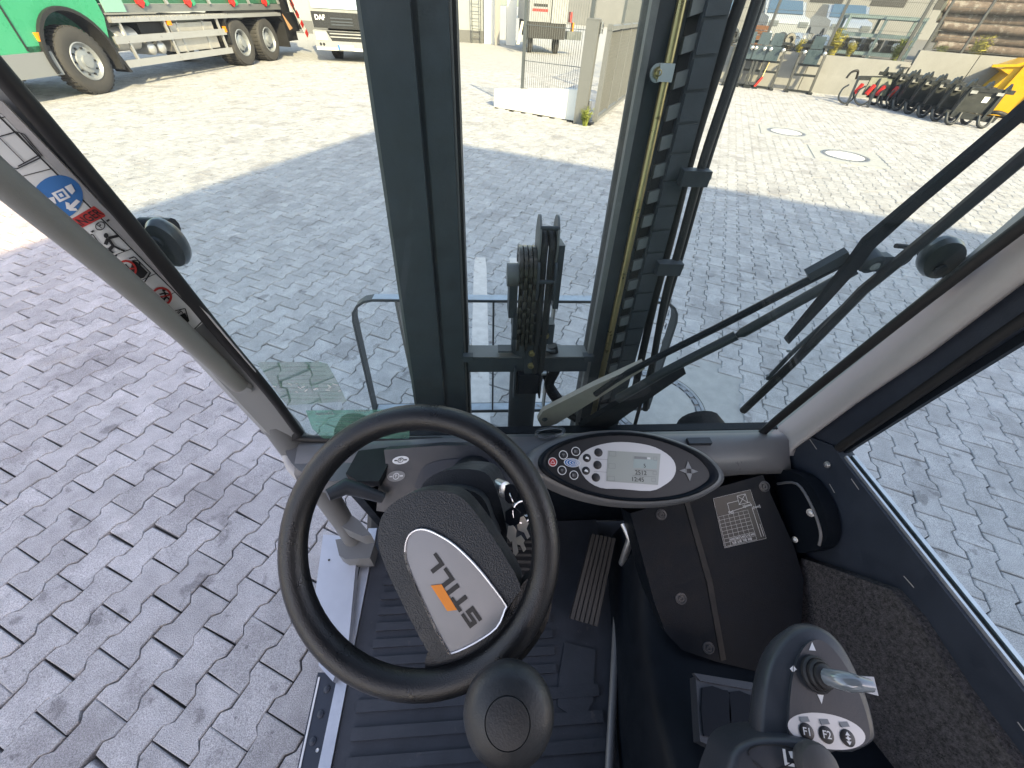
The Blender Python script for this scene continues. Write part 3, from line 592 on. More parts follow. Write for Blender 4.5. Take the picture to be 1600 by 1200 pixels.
# red and black hay tines
th = thing('tine_implement', 'black folding implement with red cylinders and curved tines', 'implement', (11.0, 13.75, 0), RZ + .15)
b = nb(); beam(b, (.2, .25, .62), (1.55, .25, .70), .06, .10); obj('main_beam', b, m_imp, th, bevel=.008)
b = nb(); prism(b, [(.45, .1, .25), (1.05, .1, .27), (1.1, .22, .68), (.5, .22, .66)], (0, .06, 0)); obj('shield', b, mat('olive_shield', (.06, .075, .055), .5, vary=.2, vscale=5), th, bevel=.01)
for x, a in ((-.05, 0), (.4, 0), (1.0, 0), (1.25, 0)):
    b = nb(); tube(b, smoothpath([(x, .1, .45), (x - .18, -.1, .36), (x - .2, -.2, .16), (x, -.25, .05), (x + .2, -.15, .14), (x + .22, 0, .3)]), .024, 8); obj('tine', b, m_imp, th)
for x in (.18, .5, .78, 1.12): b = nb(); beam(b, (x, .0, .28), (x + .12, .08, .5), .08, .07); obj('red_cylinder', b, m_redp, th, bevel=.01)
for x in (.05, .62, 1.2): b = nb(); beam(b, (x, -.25, 0.0), (x + .12, .25, .65), .06, .06); obj('leg', b, m_imp, th)
b = nb(); tube(b, smoothpath([(.1, .2, .6), (.0, .1, .78), (-.15, .1, .74), (-.2, .1, .6)]), .03); obj('hose', b, m_rubber, th)
# black carriages in a row
def carriage(c, rz, label, sc=1.):
    th = thing('fork_carriage', label, 'carriage', c, rz, 'black carriages in a row'); th.scale = (sc, sc, sc)
    b = nb(); prism(b, [(-.45, 0, .16), (.72, 0, .12), (.74, 0, .24), (-.43, 0, .30)], (0, .06, 0)); obj('lower_beam', b, m_imp, th, bevel=.006)
    b = nb(); lohi(b, (-.30, .04, .28), (.55, .09, .72)); pb = obj('back_panel', b, mat('green_black_panel', (.018, .022, .022), .45, vary=.15, vscale=6), th, bevel=.01)
    b = nb(); lohi(b, (-.42, .02, .70), (.70, .14, .78)); obj('upper_beam', b, m_imp, th, bevel=.006)
    for x in (-.34, .06, .50): b = nb(); prism(b, [(x, .02, .76), (x + .1, .02, .76), (x + .05, .02, .90)], (0, .1, 0)); obj('hook', b, m_imp, th, bevel=.004)
    for x in (-.28, .42):
        b = nb(); tube(b, smoothpath([(x - .1, -.02, .24), (x - .05, -.12, .08), (x + .06, -.16, .03), (x + .16, -.10, .10), (x + .2, 0, .26)]), .035, 8); obj('skid', b, m_imp, th)
        b = nb(); beam(b, (x, 0, .2), (x + .06, .02, .78), .07, .05); obj('upright', b, m_imp, th, bevel=.005)
    b = nb(); lohi(b, (.18, .030, .50), (.30, .042, .62)); obj('type_plate', b, m_wink, th)
    for x in (-.2, .35): b = nb(); lohi(b, (x, -.03, .66), (x + .14, .02, .72)); obj('zinc_catch', b, m_galv, th)
    return th
names = ['nearest black fork carriage of the row, white plate on its panel', 'second black fork carriage from the near end of the row', 'third black fork carriage in the row by the concrete wall', 'fourth black fork carriage in the row, at its middle', 'fifth black fork carriage from the near end of the row', 'last but one black fork carriage towards the wall', 'farthest black fork carriage of the row at the wall']
for k in range(7): carriage(V((12.45, 11.25, 0)) + V((-.02, .44, 0)) * k, RZ + .10 + random.uniform(-.04, .04), names[k], 1.0)
# yellow bucket
m_yel = mat('yellow_bucket_paint', (.62, .33, .012), .4, vary=.12, vscale=5, coat=.2)
th = thing('loader_bucket', 'large yellow loader bucket at the right edge of the yard', 'bucket', (14.45, 13.1, 0), RZ - .2)
b = nb(); prism(b, [(0, 0, .15), (.3, 0, 0.05), (2.1, 0, .05), (2.1, 0, 1.35), (.55, 0, 1.28), (.1, 0, 1.05), (.35, 0, .95)], (0, 1.3, 0)); obj('shell', b, m_yel, th, bevel=.015)
b = nb(); beam(b, (-.12, .0, 1.10), (2.1, .0, 1.34), .10, .06, (0, 0, 1)); obj('lip', b, m_yel, th, bevel=.01)
for x in (.4, 1.1): b = nb(); prism(b, [(x, -.02, .3), (x + .08, -.02, .3), (x + .2, -.02, 1.2), (x + .12, -.02, 1.2)], (0, -.08, 0)); obj('rib', b, m_yel, th, bevel=.008)
b = nb(); tube(b, smoothpath([(.3, -.3, .08), (.6, -.45, .16), (.9, -.3, .1), (1.3, -.5, .05)]), .05); obj('hose', b, m_rubber, th)
# things behind the fence
m_log = mat('pine_bark', (.17, .125, .105), .9, vary=.5, vscale=7, bump=.9, bscale=24, dist=.02, spots=[((.36, .33, .30), 4, .55, .7)]); m_cut = mat('cut_wood', (.55, .42, .26), .8, vary=.2, vscale=9)
lab = ['bottom', 'second', 'third', 'fourth', 'fifth', 'sixth', 'seventh', 'eighth', 'top']
for r_ in range(9):
    for c in range(3):
        rad = random.uniform(.11, .16); p = wp(4.1 + .25 * c - r_ * .1, .95 + .14 + r_ * .245, -3.2 - c * .30 + (r_ % 2) * .2); e = p + VV * random.uniform(7, 8.5) + UU * random.uniform(-.2, .2)
        th = thing('log', '%s layer log of the bark covered pile, %s row' % (lab[r_], ['front', 'middle', 'rear'][c]), 'log', p, 0, 'logs stacked behind the fence')
        n_ = 9; path = [(e - p) * (i / n_) + V((0, random.uniform(-.03, .03), random.uniform(-.03, .03))) for i in range(n_ + 1)]
        b = nb(); tube(b, path, [rad * (1 - .018 * i) for i in range(n_ + 1)], 14); obj('bark', b, m_log, th)
        b = nb(); lathe(b, [(rad * .93, 0), (rad * .9, .012), (.002, .012)], (0, 0, 0), -(e - p).normalized(), 14); obj('cut_end', b, m_cut, th)
m_blu = mat('blue_grey_rack', (.15, .22, .24), .5, .2, vary=.15, vscale=5)
th = thing('steel_rack', 'pale blue steel transport rack behind the fence', 'rack', wp(.75, .9, -1.3), RZ)
for x in (0, 1.05, 2.1):
    for y in (0, .9): b = nb(); lohi(b, (x - .04, y - .04, 0), (x + .04, y + .04, 1.05)); obj('rack_post', b, m_blu, th, bevel=.006)
for z in (.1, .55, 1.0):
    for y in (0, .9): b = nb(); lohi(b, (-.05, y - .045, z), (2.15, y + .045, z + .09)); obj('rack_beam', b, m_blu, th, bevel=.006)
b = nb(); lohi(b, (-.02, .1, .98), (2.1, .85, 1.06)); obj('rack_sheet', b, m_blu, th, bevel=.004)
for k in range(3):
    tt = thing('machine_part', ['left', 'middle', 'right'][k] + ' dark machine part lying in the pale blue rack', 'machine part', wp(.95 + k * .65, 1.1, -1.55), RZ, 'parts in the rack')
    b = nb(); lohi(b, (0, 0, 0), (.5, .5, .30)); obj('casing', b, m_imp, tt, bevel=.03); b = nb(); lathe(b, [(.11, 0), (.11, .06), (.05, .08), (.05, .12)], (.25, 0, .16), (0, -1, 0), 16); obj('hub', b, m_galv, tt)
def car(c, rz, label, ma):
    th = thing('parked_car', label, 'car', c, rz)
    pr = [(-2.1, .35), (-2.15, .7), (-1.95, .88), (-1.0, .98), (-.45, 1.42), (.9, 1.46), (1.7, 1.05), (2.1, .95), (2.15, .4)]
    b = nb(); loft(b, [[V((x, y, z if abs(y) < .8 or z < .9 else .9 + (z - .9) * .97)) for x, z in pr] for y in (-.85, -.80, .80, .85)]); obj('body', b, ma, th, bevel=.03)
    b = nb(); prism(b, [(-.98, -.83, .98), (-.45, -.83, 1.39), (.88, -.83, 1.42), (1.6, -.83, 1.05)], (0, -.035, 0)); prism(b, [(-.98, .83, .98), (-.45, .83, 1.39), (.88, .83, 1.42), (1.6, .83, 1.05)], (0, .035, 0)); obj('side_windows', b, mat('car_glass', (.05, .10, .16), .06, coat=.6), th)
    b = nb(); prism(b, [(-1.0, -.75, 1.0), (-1.0, .75, 1.0), (-.46, .68, 1.425), (-.46, -.68, 1.425)], (-.02, 0, .02)); obj('windscreen', b, mat('car_glass', (.05, .1, .16), .06), th)
    for x in (-1.35, 1.35):
        for y in (-1, 1): truckwheel(th, (x, .86 * y, .32), V((0, y, 0)), .32, .2)
    for y in (-.6, .6): b = nb(); lohi(b, (-2.17, y - .18, .62), (-2.0, y + .18, .78)); obj('headlight', b, m_lever, th, bevel=.03)
    return th
m_carw = mat('white_car_paint', (.32, .35, .38), .25, coat=.6)
car(wp(-.9, .9, -8.5), RZ + R(100), 'white car with dark glass facing the fence above the frames', m_carw)
car(wp(2.0, .9, -10.5), RZ + R(95), 'silver car parked behind the pale blue rack', mat('silver_car_paint', (.4, .45, .5), .25, .5, coat=.6))
car(wp(-3.8, .9, -9.5), RZ + R(95), 'grey car behind the fence, left of the white one', mat('grey_car_paint', (.2, .22, .24), .25, .4, coat=.6))
th = thing('wood_crate', 'reddish brown wooden crate behind the fence by the mast hoses', 'crate', wp(-2.2, .9, -1.2), RZ)
for k in range(5): b = nb(); lohi(b, (0, 0, .02 + k * .13), (.65, .5, .13 + k * .13)); obj('plank', b, mat('crate_wood', (.22, .095, .05), .8, vary=.2, vscale=10), th, bevel=.006)
for k in range(14):
    s = -3.2 + k * .40 + random.uniform(-.1, .1); tt = thing('scrap_machine', ['first', 'second', 'third', 'fourth', 'fifth', 'sixth', 'seventh', 'eighth', 'ninth', 'tenth', 'eleventh', 'twelfth', 'thirteenth', 'fourteenth'][k] + ' from the left of the machine parts lying along the fence', 'machine part', wp(s, .9, -2.3 - random.random()), RZ + random.uniform(-.5, .5), 'machine parts behind the fence')
    b = nb(); lohi(b, (0, 0, 0), (random.uniform(.25, .5), .4, random.uniform(.2, .5))); obj('block', b, random.choice([m_imp, m_galv, m_chas, m_blu]), tt, bevel=.03)
    for q in range(3):
        b = nb(); tube(b, smoothpath([(random.uniform(-.2, .6), random.uniform(-.2, .5), random.uniform(0, .3)) for _ in range(4)]), random.uniform(.015, .04), 7); obj('pipe', b, random.choice([m_galv, m_imp, m_rubber, m_galv]), tt)
    b = nb(); lathe(b, [(.18, 0), (.2, .03), (.2, .09), (.18, .12), (.1, .12), (.09, .02)], (.2, -.1, .3), (.3, -1, .2), 18); obj('wheel_disc', b, random.choice([m_imp, m_galv]), tt)
for s, o, h, ma, la in ((.55, -.35, .75, m_weedy, 'dry yellow weed tuft on the wall top left of the rack'), (1.05, -.4, .45, m_weedy, 'low dry grass in front of the pale blue rack'), (2.35, -.35, .6, m_weed, 'bright green weed tuft at the right end of the low wall'), (3.4, -.3, .5, m_weed, 'small green weed left below the logs'), (4.3, -.3, .8, m_weedy, 'tall yellow weed in front of the log pile'), (-.45, -.35, .4, m_weedy, 'dry weed tuft above the single lifting frame')):
    weed(wp(s, .93, o), 60, h, h * .35, ma, la)
# far halls that close the view above the logs
th = thing('far_hall', 'long grey warehouse far behind the log pile', 'building', (10, 62, 0), -.35)
b = nb(); lohi(b, (0, 0, 0), (70, 12, 8)); obj('wall', b, mat('far_hall_sheet', (.16, .165, .17), .6, vary=.1, vscale=1), th, 0); b = nb(); prism(b, [(-.5, -.5, 8), (-.5, 12.5, 8), (-.5, 6, 10)], (71, 0, 0)); obj('roof', b, m_plin, th, 0)
for k in range(12): b = nb(); lohi(b, (3 + k * 5.5, -.05, 3), (6 + k * 5.5, .05, 4.6)); obj('window', b, m_dk, th, 0)

# ================================================================ THE FORKLIFT (cab round the viewer)
fl = thing('forklift', 'dark forklift truck seen from its driver seat, mast and forks ahead', 'forklift')
NW = V((-0.1319,-0.6105,0.7810)); NP = V((0.0000,-0.4229,0.9062)); NF = V((-0.1197,-0.5484,0.8276)); NA = V((-0.0805,-0.2818,0.9561)); NS = V((0.0000,0.9889,0.1483)); NPI = V((0.1940,-0.9701,-0.1455)); NPP = V((0.0000,-0.7220,0.6919))
MX = V((0, .1512, .9885)); MQ = V((0, .9885, -.1512)); MO = V((0, .67, 1.08))            # mast: along, away from the driver, origin
def mpt(x, t, q): return V((x, 0, 0)) + MO + MX * t + MQ * q
def mbar(bm, x0, x1, q0, q1, t0, t1):
    rg = [[mpt(x0, t, q0), mpt(x1, t, q0), mpt(x1, t, q1), mpt(x0, t, q1)] for t in (t0, t1)]; return loft(bm, rg)
T0, T1 = -.85, 1.35
m_edge = mat('bare_mast_edge', (.17, .165, .16), .5, .2, vary=.2, vscale=30)
# ---- mast uprights
b = nb(); mbar(b, -.170, -.100, 0, .12, T0, T1); up = obj('mast_upright', b, m_mast, fl, bevel=.004)
b = nb(); mbar(b, -.101, -.090, .016, .10, T0, T1); obj('groove', b, m_mast, up)
b = nb(); mbar(b, -.091, -.046, .010, .12, T0, T1); obj('inner_rail', b, m_mast, up, bevel=.004)
b = nb(); mbar(b, -.1765, -.1705, .004, .09, T0, T1); obj('bare_edge', b, m_edge, up, bevel=.001)
b = nb(); mbar(b, -.0455, -.0425, .016, .05, T0, T1); obj('bare_edge', b, m_edge, up)
b = nb(); mbar(b, -.0425, -.036, .03, .11, T0, T1); obj('running_face', b, m_rubber, up)
b = nb(); mbar(b, .257, .2665, .02, .06, T0, T1); up = obj('mast_upright', b, m_rubber, fl, bevel=.002)
b = nb(); mbar(b, .2525, .264, .004, .018, T0, T1); obj('bare_edge', b, m_edge, up, bevel=.002)
b = nb(); mbar(b, .2665, .314, .014, .10, T0, T1); obj('inner_rail', b, m_mast, up, bevel=.002)
b = nb(); mbar(b, .332, .372, .0, .10, T0, T1); obj('outer_rail', b, m_mast, up, bevel=.006)
b = nb(); mbar(b, .372, .392, .05, .12, T0, T1); obj('guide_rail', b, m_rubber, up, bevel=.004)
b = nb(); cyl(b, mpt(.297, T0, .004), mpt(.297, T1, .004), .0072, 14); obj('hydraulic_pipe', b, m_brass, fl)
b = nb(); lathe(b, [(.0125, 0), (.0125, .003), (.006, .003), (.006, 0)], mpt(.281, .655, .002), -MQ, 16); mbar(b, .281, .304, -.008, -.005, .644, .667); pc = obj('pipe_clip', b, m_galv, fl, bevel=.001)
bolt('clip_bolt', mpt(.281, .655, -.003), -MQ, .0055, m_brass, pc)
# ---- cable carrier beside the pipe: light links with dark gaps
b = nb(); mbar(b, .314, .332, .012, .05, T0, T1); cc = obj('cable_carrier', b, m_rubber, fl)
m_linkl = mat('pale_carrier_link', (.155, .158, .158), .5, vary=.2, vscale=40)
n = 0; t = T0 + .05
while t < T1:
    b = nb(); loft(b, [[mpt(.3135, t, .003), mpt(.3325, t + .006, .003), mpt(.3325, t + .006, .02), mpt(.3135, t, .02)], [mpt(.3135, t + .021, .003), mpt(.3325, t + .027, .003), mpt(.3325, t + .027, .02), mpt(.3135, t + .021, .02)]]); obj('carrier_link', b, m_linkl, cc, bevel=.0018, seg=1); t += .0435
t = T0 + .05
while t < T1:
    b = nb(); loft(b, [[mpt(.334, t, -.004), mpt(.368, t + .004, -.004), mpt(.368, t + .004, .004), mpt(.334, t, .004)], [mpt(.334, t + .039, -.004), mpt(.368, t + .043, -.004), mpt(.368, t + .043, .004), mpt(.334, t + .039, .004)]]); obj('carrier_plate', b, m_mast, cc, bevel=.002, seg=1); t += .0435
# ---- hoses on the outer side of the mast
for pts, r in (([(0.4091,0.7836,1.8225),(0.4044,0.7679,1.7196),(0.3981,0.7506,1.6067),(0.4002,0.7283,1.4608),(0.4026,0.7080,1.3284),(0.4361,0.6626,1.0315)], .0078), ([(0.3989,0.8139,1.8221),(0.3917,0.8001,1.7319),(0.3872,0.7805,1.6036),(0.3916,0.7575,1.4537),(0.3937,0.7355,1.3099),(0.4104,0.6885,1.0024)], .009), ([(0.4296,0.8070,1.8435),(0.4226,0.7891,1.7261),(0.4183,0.7690,1.5948),(0.4209,0.7462,1.4456),(0.4206,0.7288,1.3318),(0.4252,0.7053,1.1783),(0.4333,0.6610,0.8892)], .005)):
    b = nb(); tube(b, smoothpath(pts), r, 12); obj('mast_hose', b, m_rubber, fl)
for c in ((0.3838,0.7374,1.5869), (0.3835,0.7123,1.4224)):
    b = nb(); box(b, c, (.052, .022, .026)); cl = obj('hose_clamp', b, m_mast, fl, bevel=.003); bolt('clamp_bolt', V(c) + V((.026, 0, .002)), (1, -.2, .1), .006, m_galv, cl)
# ---- cross member, centre cylinder, chain and hose pulley
b = nb(); mbar(b, -.036, .2525, -.006, .045, .082, .120); cm = obj('mast_crossbar', b, m_mast, fl, bevel=.004)
b = nb(); mbar(b, -.036, .2525, -.004, .05, .1205, .1235); obj('crossbar_top', b, m_edge, cm)
for x in (-.036, .2525): b = nb(); mbar(b, x - .012, x + .012, -.009, .01, .112, .127); obj('weld_ear', b, m_mast, cm, bevel=.004)
cyx = .103; b = nb(); cyl(b, mpt(cyx, T0, .03), mpt(cyx, .19, .03), .036, 28); lc = obj('lift_cylinder', b, m_mast, fl)
b = nb(); lathe(b, [(.036, 0), (.0385, .004), (.0385, .03), (.03, .036), (.022, .04), (.022, .13)], mpt(cyx, .19, .03), MX, 24); obj('cylinder_head', b, m_mast, lc)
b = nb(); mbar(b, cyx - .037, cyx + .012, -.012, .03, .175, .235); obj('valve_block', b, m_mast, lc, bevel=.004)
b = nb(); mbar(b, cyx + .008, cyx + .056, -.016, .02, .165, .215); hb = obj('hose_bracket', b, m_mast, lc, bevel=.003); bolt('bracket_bolt', mpt(cyx + .036, .187, -.016), -MQ, .0065, m_brass, hb)
b = nb(); mbar(b, cyx - .005, cyx + .026, -.018, .0, .07, .165); hb = obj('clamp_plate', b, m_mast, lc, bevel=.003)
for t in (.142, .108): bolt('clamp_bolt', mpt(cyx + .010, t, -.018), -MQ, .006, m_brass, hb)
b = nb(); mbar(b, cyx - .020, cyx + .030, -.026, .02, .03, .085); bb = obj('clamp_block', b, m_black, lc, bevel=.006)
for s in (-1, 1): b = nb(); mbar(b, cyx + .005 + s * .032 - .002, cyx + .005 + s * .032 + .002, -.02, .03, .01, .10); obj('clamp_cheek', b, m_mast, lc, bevel=.001)
b = nb(); cyl(b, mpt(cyx + .036, .085, -.016), mpt(cyx + .048, .085, -.016), .006, 10); obj('grease_nipple', b, m_galv, lc)
for s in (-1, 1): b = nb(); mbar(b, cyx + s * .052 - .016, cyx + s * .052 + .016, .0, .03, .133, .137); obj('stay_pin', b, m_mast, lc)
b = nb(); mbar(b, cyx - .047, cyx - .029, -.004, .05, .225, .318); ar = obj('pulley_arm', b, m_mast, lc, bevel=.006)
b = nb(); cyl(b, mpt(cyx - .052, .318, .01), mpt(cyx - .029, .318, .01), .024, 20); obj('pulley_axle_cap', b, m_edge, ar)
b = nb(); mbar(b, cyx + .048, cyx + .060, -.01, .04, .25, .385); obj('guard_plate', b, m_mast, lc, bevel=.012)
b = nb(); cyl(b, mpt(cyx - .027, .325, .02), mpt(cyx + .004, .325, .02), .034, 28); ch = obj('chain_pulley', b, m_chain, lc)
# chain: rows of plates laid over the pulley and down its near side
def chainpath(s):
    if s < 0: return mpt(0, .325 + s, -.020), MX, -MQ
    a = s / .040
    d = -MQ * math.cos(a) + MX * math.sin(a); tn = MX * math.cos(a) + MQ * math.sin(a); return mpt(0, .325, .02) + d * .040, tn, d
for i in range(-6, 5):
    s = i * .026; c, tn, d = chainpath(s); c = V(c); b = nb()
    for k in range(4):
        x = cyx - .0285 + k * .0092; o2 = (k % 2) * .013
        c2, t2, d2 = chainpath(s + o2); c2 = V(c2); p = c2 + V((x, 0, 0)); rr = .0088
        pts = [p + t2 * (.0095 * sx + rr * math.cos(a) * .9) + d2 * rr * math.sin(a) for sx, a0 in ((1, -90), (-1, 90)) for a in [R(a0 + q * 45) for q in range(5)]]
        prism(b, pts, (.0066, 0, 0))
    cyl(b, c + V((cyx - .029, 0, 0)), c + V((cyx + .011, 0, 0)), .0032, 8)
    obj('chain_link', b, m_chain, ch, 30)
for x in (cyx + .007, cyx + .042):
    b = nb(); ring = [mpt(x, .385 + .052 * math.cos(R(a)), .015 + .034 * math.sin(R(a))) for a in range(0, 360, 12)]; prism(b, ring, (.004, 0, 0)); obj('pulley_disc', b, m_edge, lc, bevel=.0008, seg=1)
    b = nb(); ring = [mpt(x - .001, .315 + .03 * math.cos(R(a)) * 1.35, -.022 + .012 * math.sin(R(a))) for a in range(0, 360, 20)]; prism(b, ring, (.005, 0, 0)); obj('guide_link', b, m_mast, lc)
for t, q in ((.417, -.008), (.318, -.028)): b = nb(); cyl(b, mpt(cyx + .008, t, q), mpt(cyx + .045, t, q), .0042, 10); obj('guide_pin', b, m_mast, lc)
for x in (cyx + .0185, cyx + .0345):
    pts = [mpt(x, .06, -.012), mpt(x, .16, -.016), mpt(x, .30, -.014), mpt(x, .36, -.010)] + [mpt(x, .37 + .034 * math.sin(R(a)), .02 - .034 * math.cos(R(a))) for a in (20, 50, 90, 130, 180)]
    b = nb(); tube(b, smoothpath(pts, 5), .0076, 12); obj('lift_hose', b, m_rubber, lc)
b = nb(); tube(b, smoothpath([(0.1645,0.7110,1.2155),(0.1807,0.7011,1.1511),(0.1692,0.6936,1.1019),(0.1909,0.6865,1.0557),(0.2400,0.6775,0.9969),(0.3169,0.6700,0.9478)], 6), .013, 14); obj('hose_loop', b, m_black, lc)
b = nb(); tube(b, smoothpath([(0.1367,0.7231,1.1954),(0.1552,0.7129,1.1292),(0.1803,0.7051,1.0782),(0.2385,0.6932,1.0004),(0.3203,0.6850,0.9466)], 6), .009, 12); obj('hose_loop', b, m_rubber, lc)
# ---- load backrest and forks
BY, BZ = 1.10, 1.085
def bk(x, t): return V((x, BY, BZ)) + MX * t
def flat(bm, pts, w_, th_):
    """flat bar bent along pts, wide away from the driver"""
    rg = []
    for i, p in enumerate(pts):
        d = (pts[min(i + 1, len(pts) - 1)] - pts[max(i - 1, 0)]).normalized(); n_ = MQ.cross(d).normalized()
        rg.append([p + n_ * th_ / 2, p + n_ * th_ / 2 + MQ * w_, p - n_ * th_ / 2 + MQ * w_, p - n_ * th_ / 2])
    return loft(bm, rg)
xl, xr, rad, hb_ = -.435, .690, .075, -.48
arc = lambda cx, s: [bk(cx + s * rad * math.sin(R(a)), -rad + rad * math.cos(R(a))) for a in (0, 22, 45, 67, 90)]
pts = [bk(xl, hb_)] + arc(xl + rad, -1)[::-1] + arc(xr - rad, 1) + [bk(xr, hb_)]
b = nb(); flat(b, pts, .045, .008); br = obj('load_backrest', b, m_mast, fl, 45, bevel=.0015, seg=1)
for x, th_ in ((-.285, .008), (.036, .006), (.245, .006), (.545, .008)): b = nb(); flat(b, [bk(x, 0), bk(x + (.025 if x < -.2 else 0), hb_)], .04, th_); obj('backrest_bar', b, m_edge if abs(x) > .2 else m_mast, br, bevel=.001, seg=1)
b = nb(); flat(b, [bk(xl, hb_), bk(xr, hb_)], .05, .012); obj('lower_bar', b, m_mast, br, bevel=.002)
for t_, xa, xb in ((.0042, xl + rad, xr - rad), (hb_ + .0064, xl + .01, xr - .01)): b = nb(); prism(b, [bk(xa, t_) + MQ * .003, bk(xb, t_) + MQ * .003, bk(xb, t_) + MQ * .044, bk(xa, t_) + MQ * .044], MX * .0008); obj('worn_face', b, m_worn, br, 0)
b = nb(); box(b, bk(.1275, hb_ - .30) + MQ * .05, (1.08, .05, .12)); obj('carriage_plate', b, m_mast, br, bevel=.006)
for x in (-.018, .262):
    p0 = V((x, 1.14, .30)); pr = [(0, .045), (.9, .038), (1.6, .018), (1.80, .007)]
    b = nb(); rg = []
    for i, (y, h_) in enumerate(pr): w_ = .098 if i < 3 else .082; rg.append([p0 + V((-w_ / 2, y, 0)), p0 + V((w_ / 2, y, 0)), p0 + V((w_ / 2, y, h_)), p0 + V((-w_ / 2, y, h_))])
    loft(b, rg); fk = obj('fork', b, m_fork, fl, bevel=.003)
    b = nb(); box(b, p0 + V((0, -.02, .03)), (.098, .045, .15)); obj('fork_shank', b, m_fork, fk, bevel=.004)
# ---- chassis under the cab, drive wheels, mudguards
b = nb(); lohi(b, (-.395, -1.6, .16), (.72, .56, .582)); obj('chassis', b, m_navy, fl, bevel=.02)
b = nb(); lohi(b, (-.46, -2.3, .2), (.74, -1.0, 1.15)); obj('counterweight', b, m_navy, fl, bevel=.12, seg=4)
for x, s in ((-.30, -1), (.57, 1)):
    c = V((x, .78, .30)); b = nb(); lathe(b, [(.15, 0), (.27, 0), (.295, .02), (.30, .05), (.30, .15), (.295, .18), (.27, .20), (.15, .20)], c - V((.1, 0, 0)), (1, 0, 0), 40); tw = obj('drive_wheel', b, m_tyre, fl); b = nb(); lathe(b, [(.155, 0), (.15, .02), (.06, .03), (.002, .03)], c + V((.1 * s, 0, 0)), (s, 0, 0), 24); obj('rim', b, m_rimw, tw)
    c = V((x, -1.5, .26)); b = nb(); lathe(b, [(.13, 0), (.24, 0), (.26, .03), (.26, .15), (.24, .18), (.13, .18)], c - V((.09, 0, 0)), (1, 0, 0), 36); obj('steer_wheel_tyre', b, m_tyre, fl)
for c, w_ in (((0.6362,0.6600,0.9518), .070), ((-0.3493,0.6600,0.9619), .052)):
    c = V(c); b = nb(); rg = []
    for i in range(9):
        a = R(-88 + i * 22); rg.append([c + V((w_ * math.sin(a) * k_, dy, (.05 * max(0, math.cos(a)) - .012) * k_)) for dy, k_ in ((-.012, .96), (.0, 1.0), (.035, .9))])
    loft(b, rg, False, False); bmesh.ops.solidify(b, geom=b.faces, thickness=.006); obj('work_lamp_hood', b, m_black, fl, 60)
    b = nb(); lohi(b, c + V((-w_ * .95, -.018, -.09)), c + V((w_ * .95, .03, -.004))); obj('lamp_body', b, m_black, fl, bevel=.01)

# ================================================================ CAB SHELL
# ---- windscreen
b = nb(); poly(b, [(-0.3947,0.5390,1.0864),(0.6996,0.5436,1.0558),(0.7031,0.4582,1.6253),(0.7019,0.4487,1.6886),(0.3781,0.4179,1.8941),(-0.3493,0.4239,1.8539),(-0.4092,0.4356,1.7758),(-0.4013,0.4531,1.6597),(-0.3898,0.5143,1.2511)]); obj('windscreen', b, m_glass, fl, 0)
b = nb(); tube(b, smoothpath([(-0.4084,0.4355,1.7766),(-0.4060,0.4415,1.7364),(-0.4025,0.4522,1.6657),(-0.3986,0.4663,1.5713),(-0.3975,0.4854,1.4439),(-0.3923,0.5112,1.2717),(-0.3945,0.5256,1.1758),(-0.3953,0.5339,1.1208),(-0.3791,0.5382,1.0917),(0.0657,0.5418,1.0679),(0.6414,0.5438,1.0548),(0.6743,0.5415,1.0697),(0.6754,0.5303,1.1448),(0.6792,0.5053,1.3113),(0.6895,0.4767,1.5020),(0.7009,0.4580,1.6270),(0.7105,0.4446,1.7159)], 3), .0085, 10); gk = obj('windscreen_seal', b, m_rubber, fl)
# ---- stickers on the glass
b = nb(); poly(b, off([(-0.3729,0.4987,1.3551),(-0.3643,0.4983,1.3583),(-0.2724,0.4983,1.3577),(-0.2616,0.4991,1.3527),(-0.2606,0.5069,1.3010),(-0.2623,0.5160,1.2399),(-0.3755,0.5176,1.2292),(-0.3784,0.5144,1.2509)], NS, -.002)); s1 = obj('windscreen_sticker', b, m_film, fl, 0)
b = nb()
for k in range(9):
    for q in range(1): line(b, V((-0.3621,0.5002,1.3450)).lerp(V((-0.3715,0.5144,1.2507)), k / 8) - NS * .003, V((-0.2706,0.5004,1.3443)).lerp(V((-0.2693,0.5147,1.2487)), k / 8) - NS * .003, .0006, NS)
o = obj('sticker_lines', b, m_gink, s1, 0)
b = nb()
for k in range(26):
    p = V((-0.3766,0.5078,1.2949)).lerp(V((-0.2606,0.5080,1.2933)), random.random()) + V((0, 0, random.uniform(-.02, .025))); line(b, p - NS * .0035, p - NS * .0035 + V((random.uniform(.003, .009), 0, random.uniform(-.006, .006))), .0022, NS)
obj('peeled_flakes', b, m_wink, s1, 0)
b = nb(); poly(b, off([(-0.3491,0.5204,1.2105),(-0.1484,0.5205,1.2103),(-0.1676,0.5386,1.0893),(-0.3541,0.5375,1.0966),(-0.3615,0.5308,1.1414)], NS, -.002)); s2 = obj('windscreen_sticker', b, m_film, fl, 0)
b = nb()
for k in range(7): line(b, V((-0.3461,0.5222,1.1987)).lerp(V((-0.3561,0.5354,1.1110)), k / 6) - NS * .003, V((-0.1554,0.5222,1.1986)).lerp(V((-0.1708,0.5364,1.1041)), k / 6) - NS * .003, .0006, NS)
obj('sticker_lines', b, m_gink, s2, 0)
text('mirrored_lettering', 'Doep', (-0.3157,0.5178,1.2013), (-1, 0, 0), (0, 1, .15), .016, m_gink, s2)
text('mirrored_lettering', '448633', (-0.2406,0.5166,1.2087), (-1, 0, 0), (0, 1, .15), .010, m_gink, s2)
m_post = mat('grey_post_paint', (.15, .155, .155), .45, vary=.06, vscale=20)
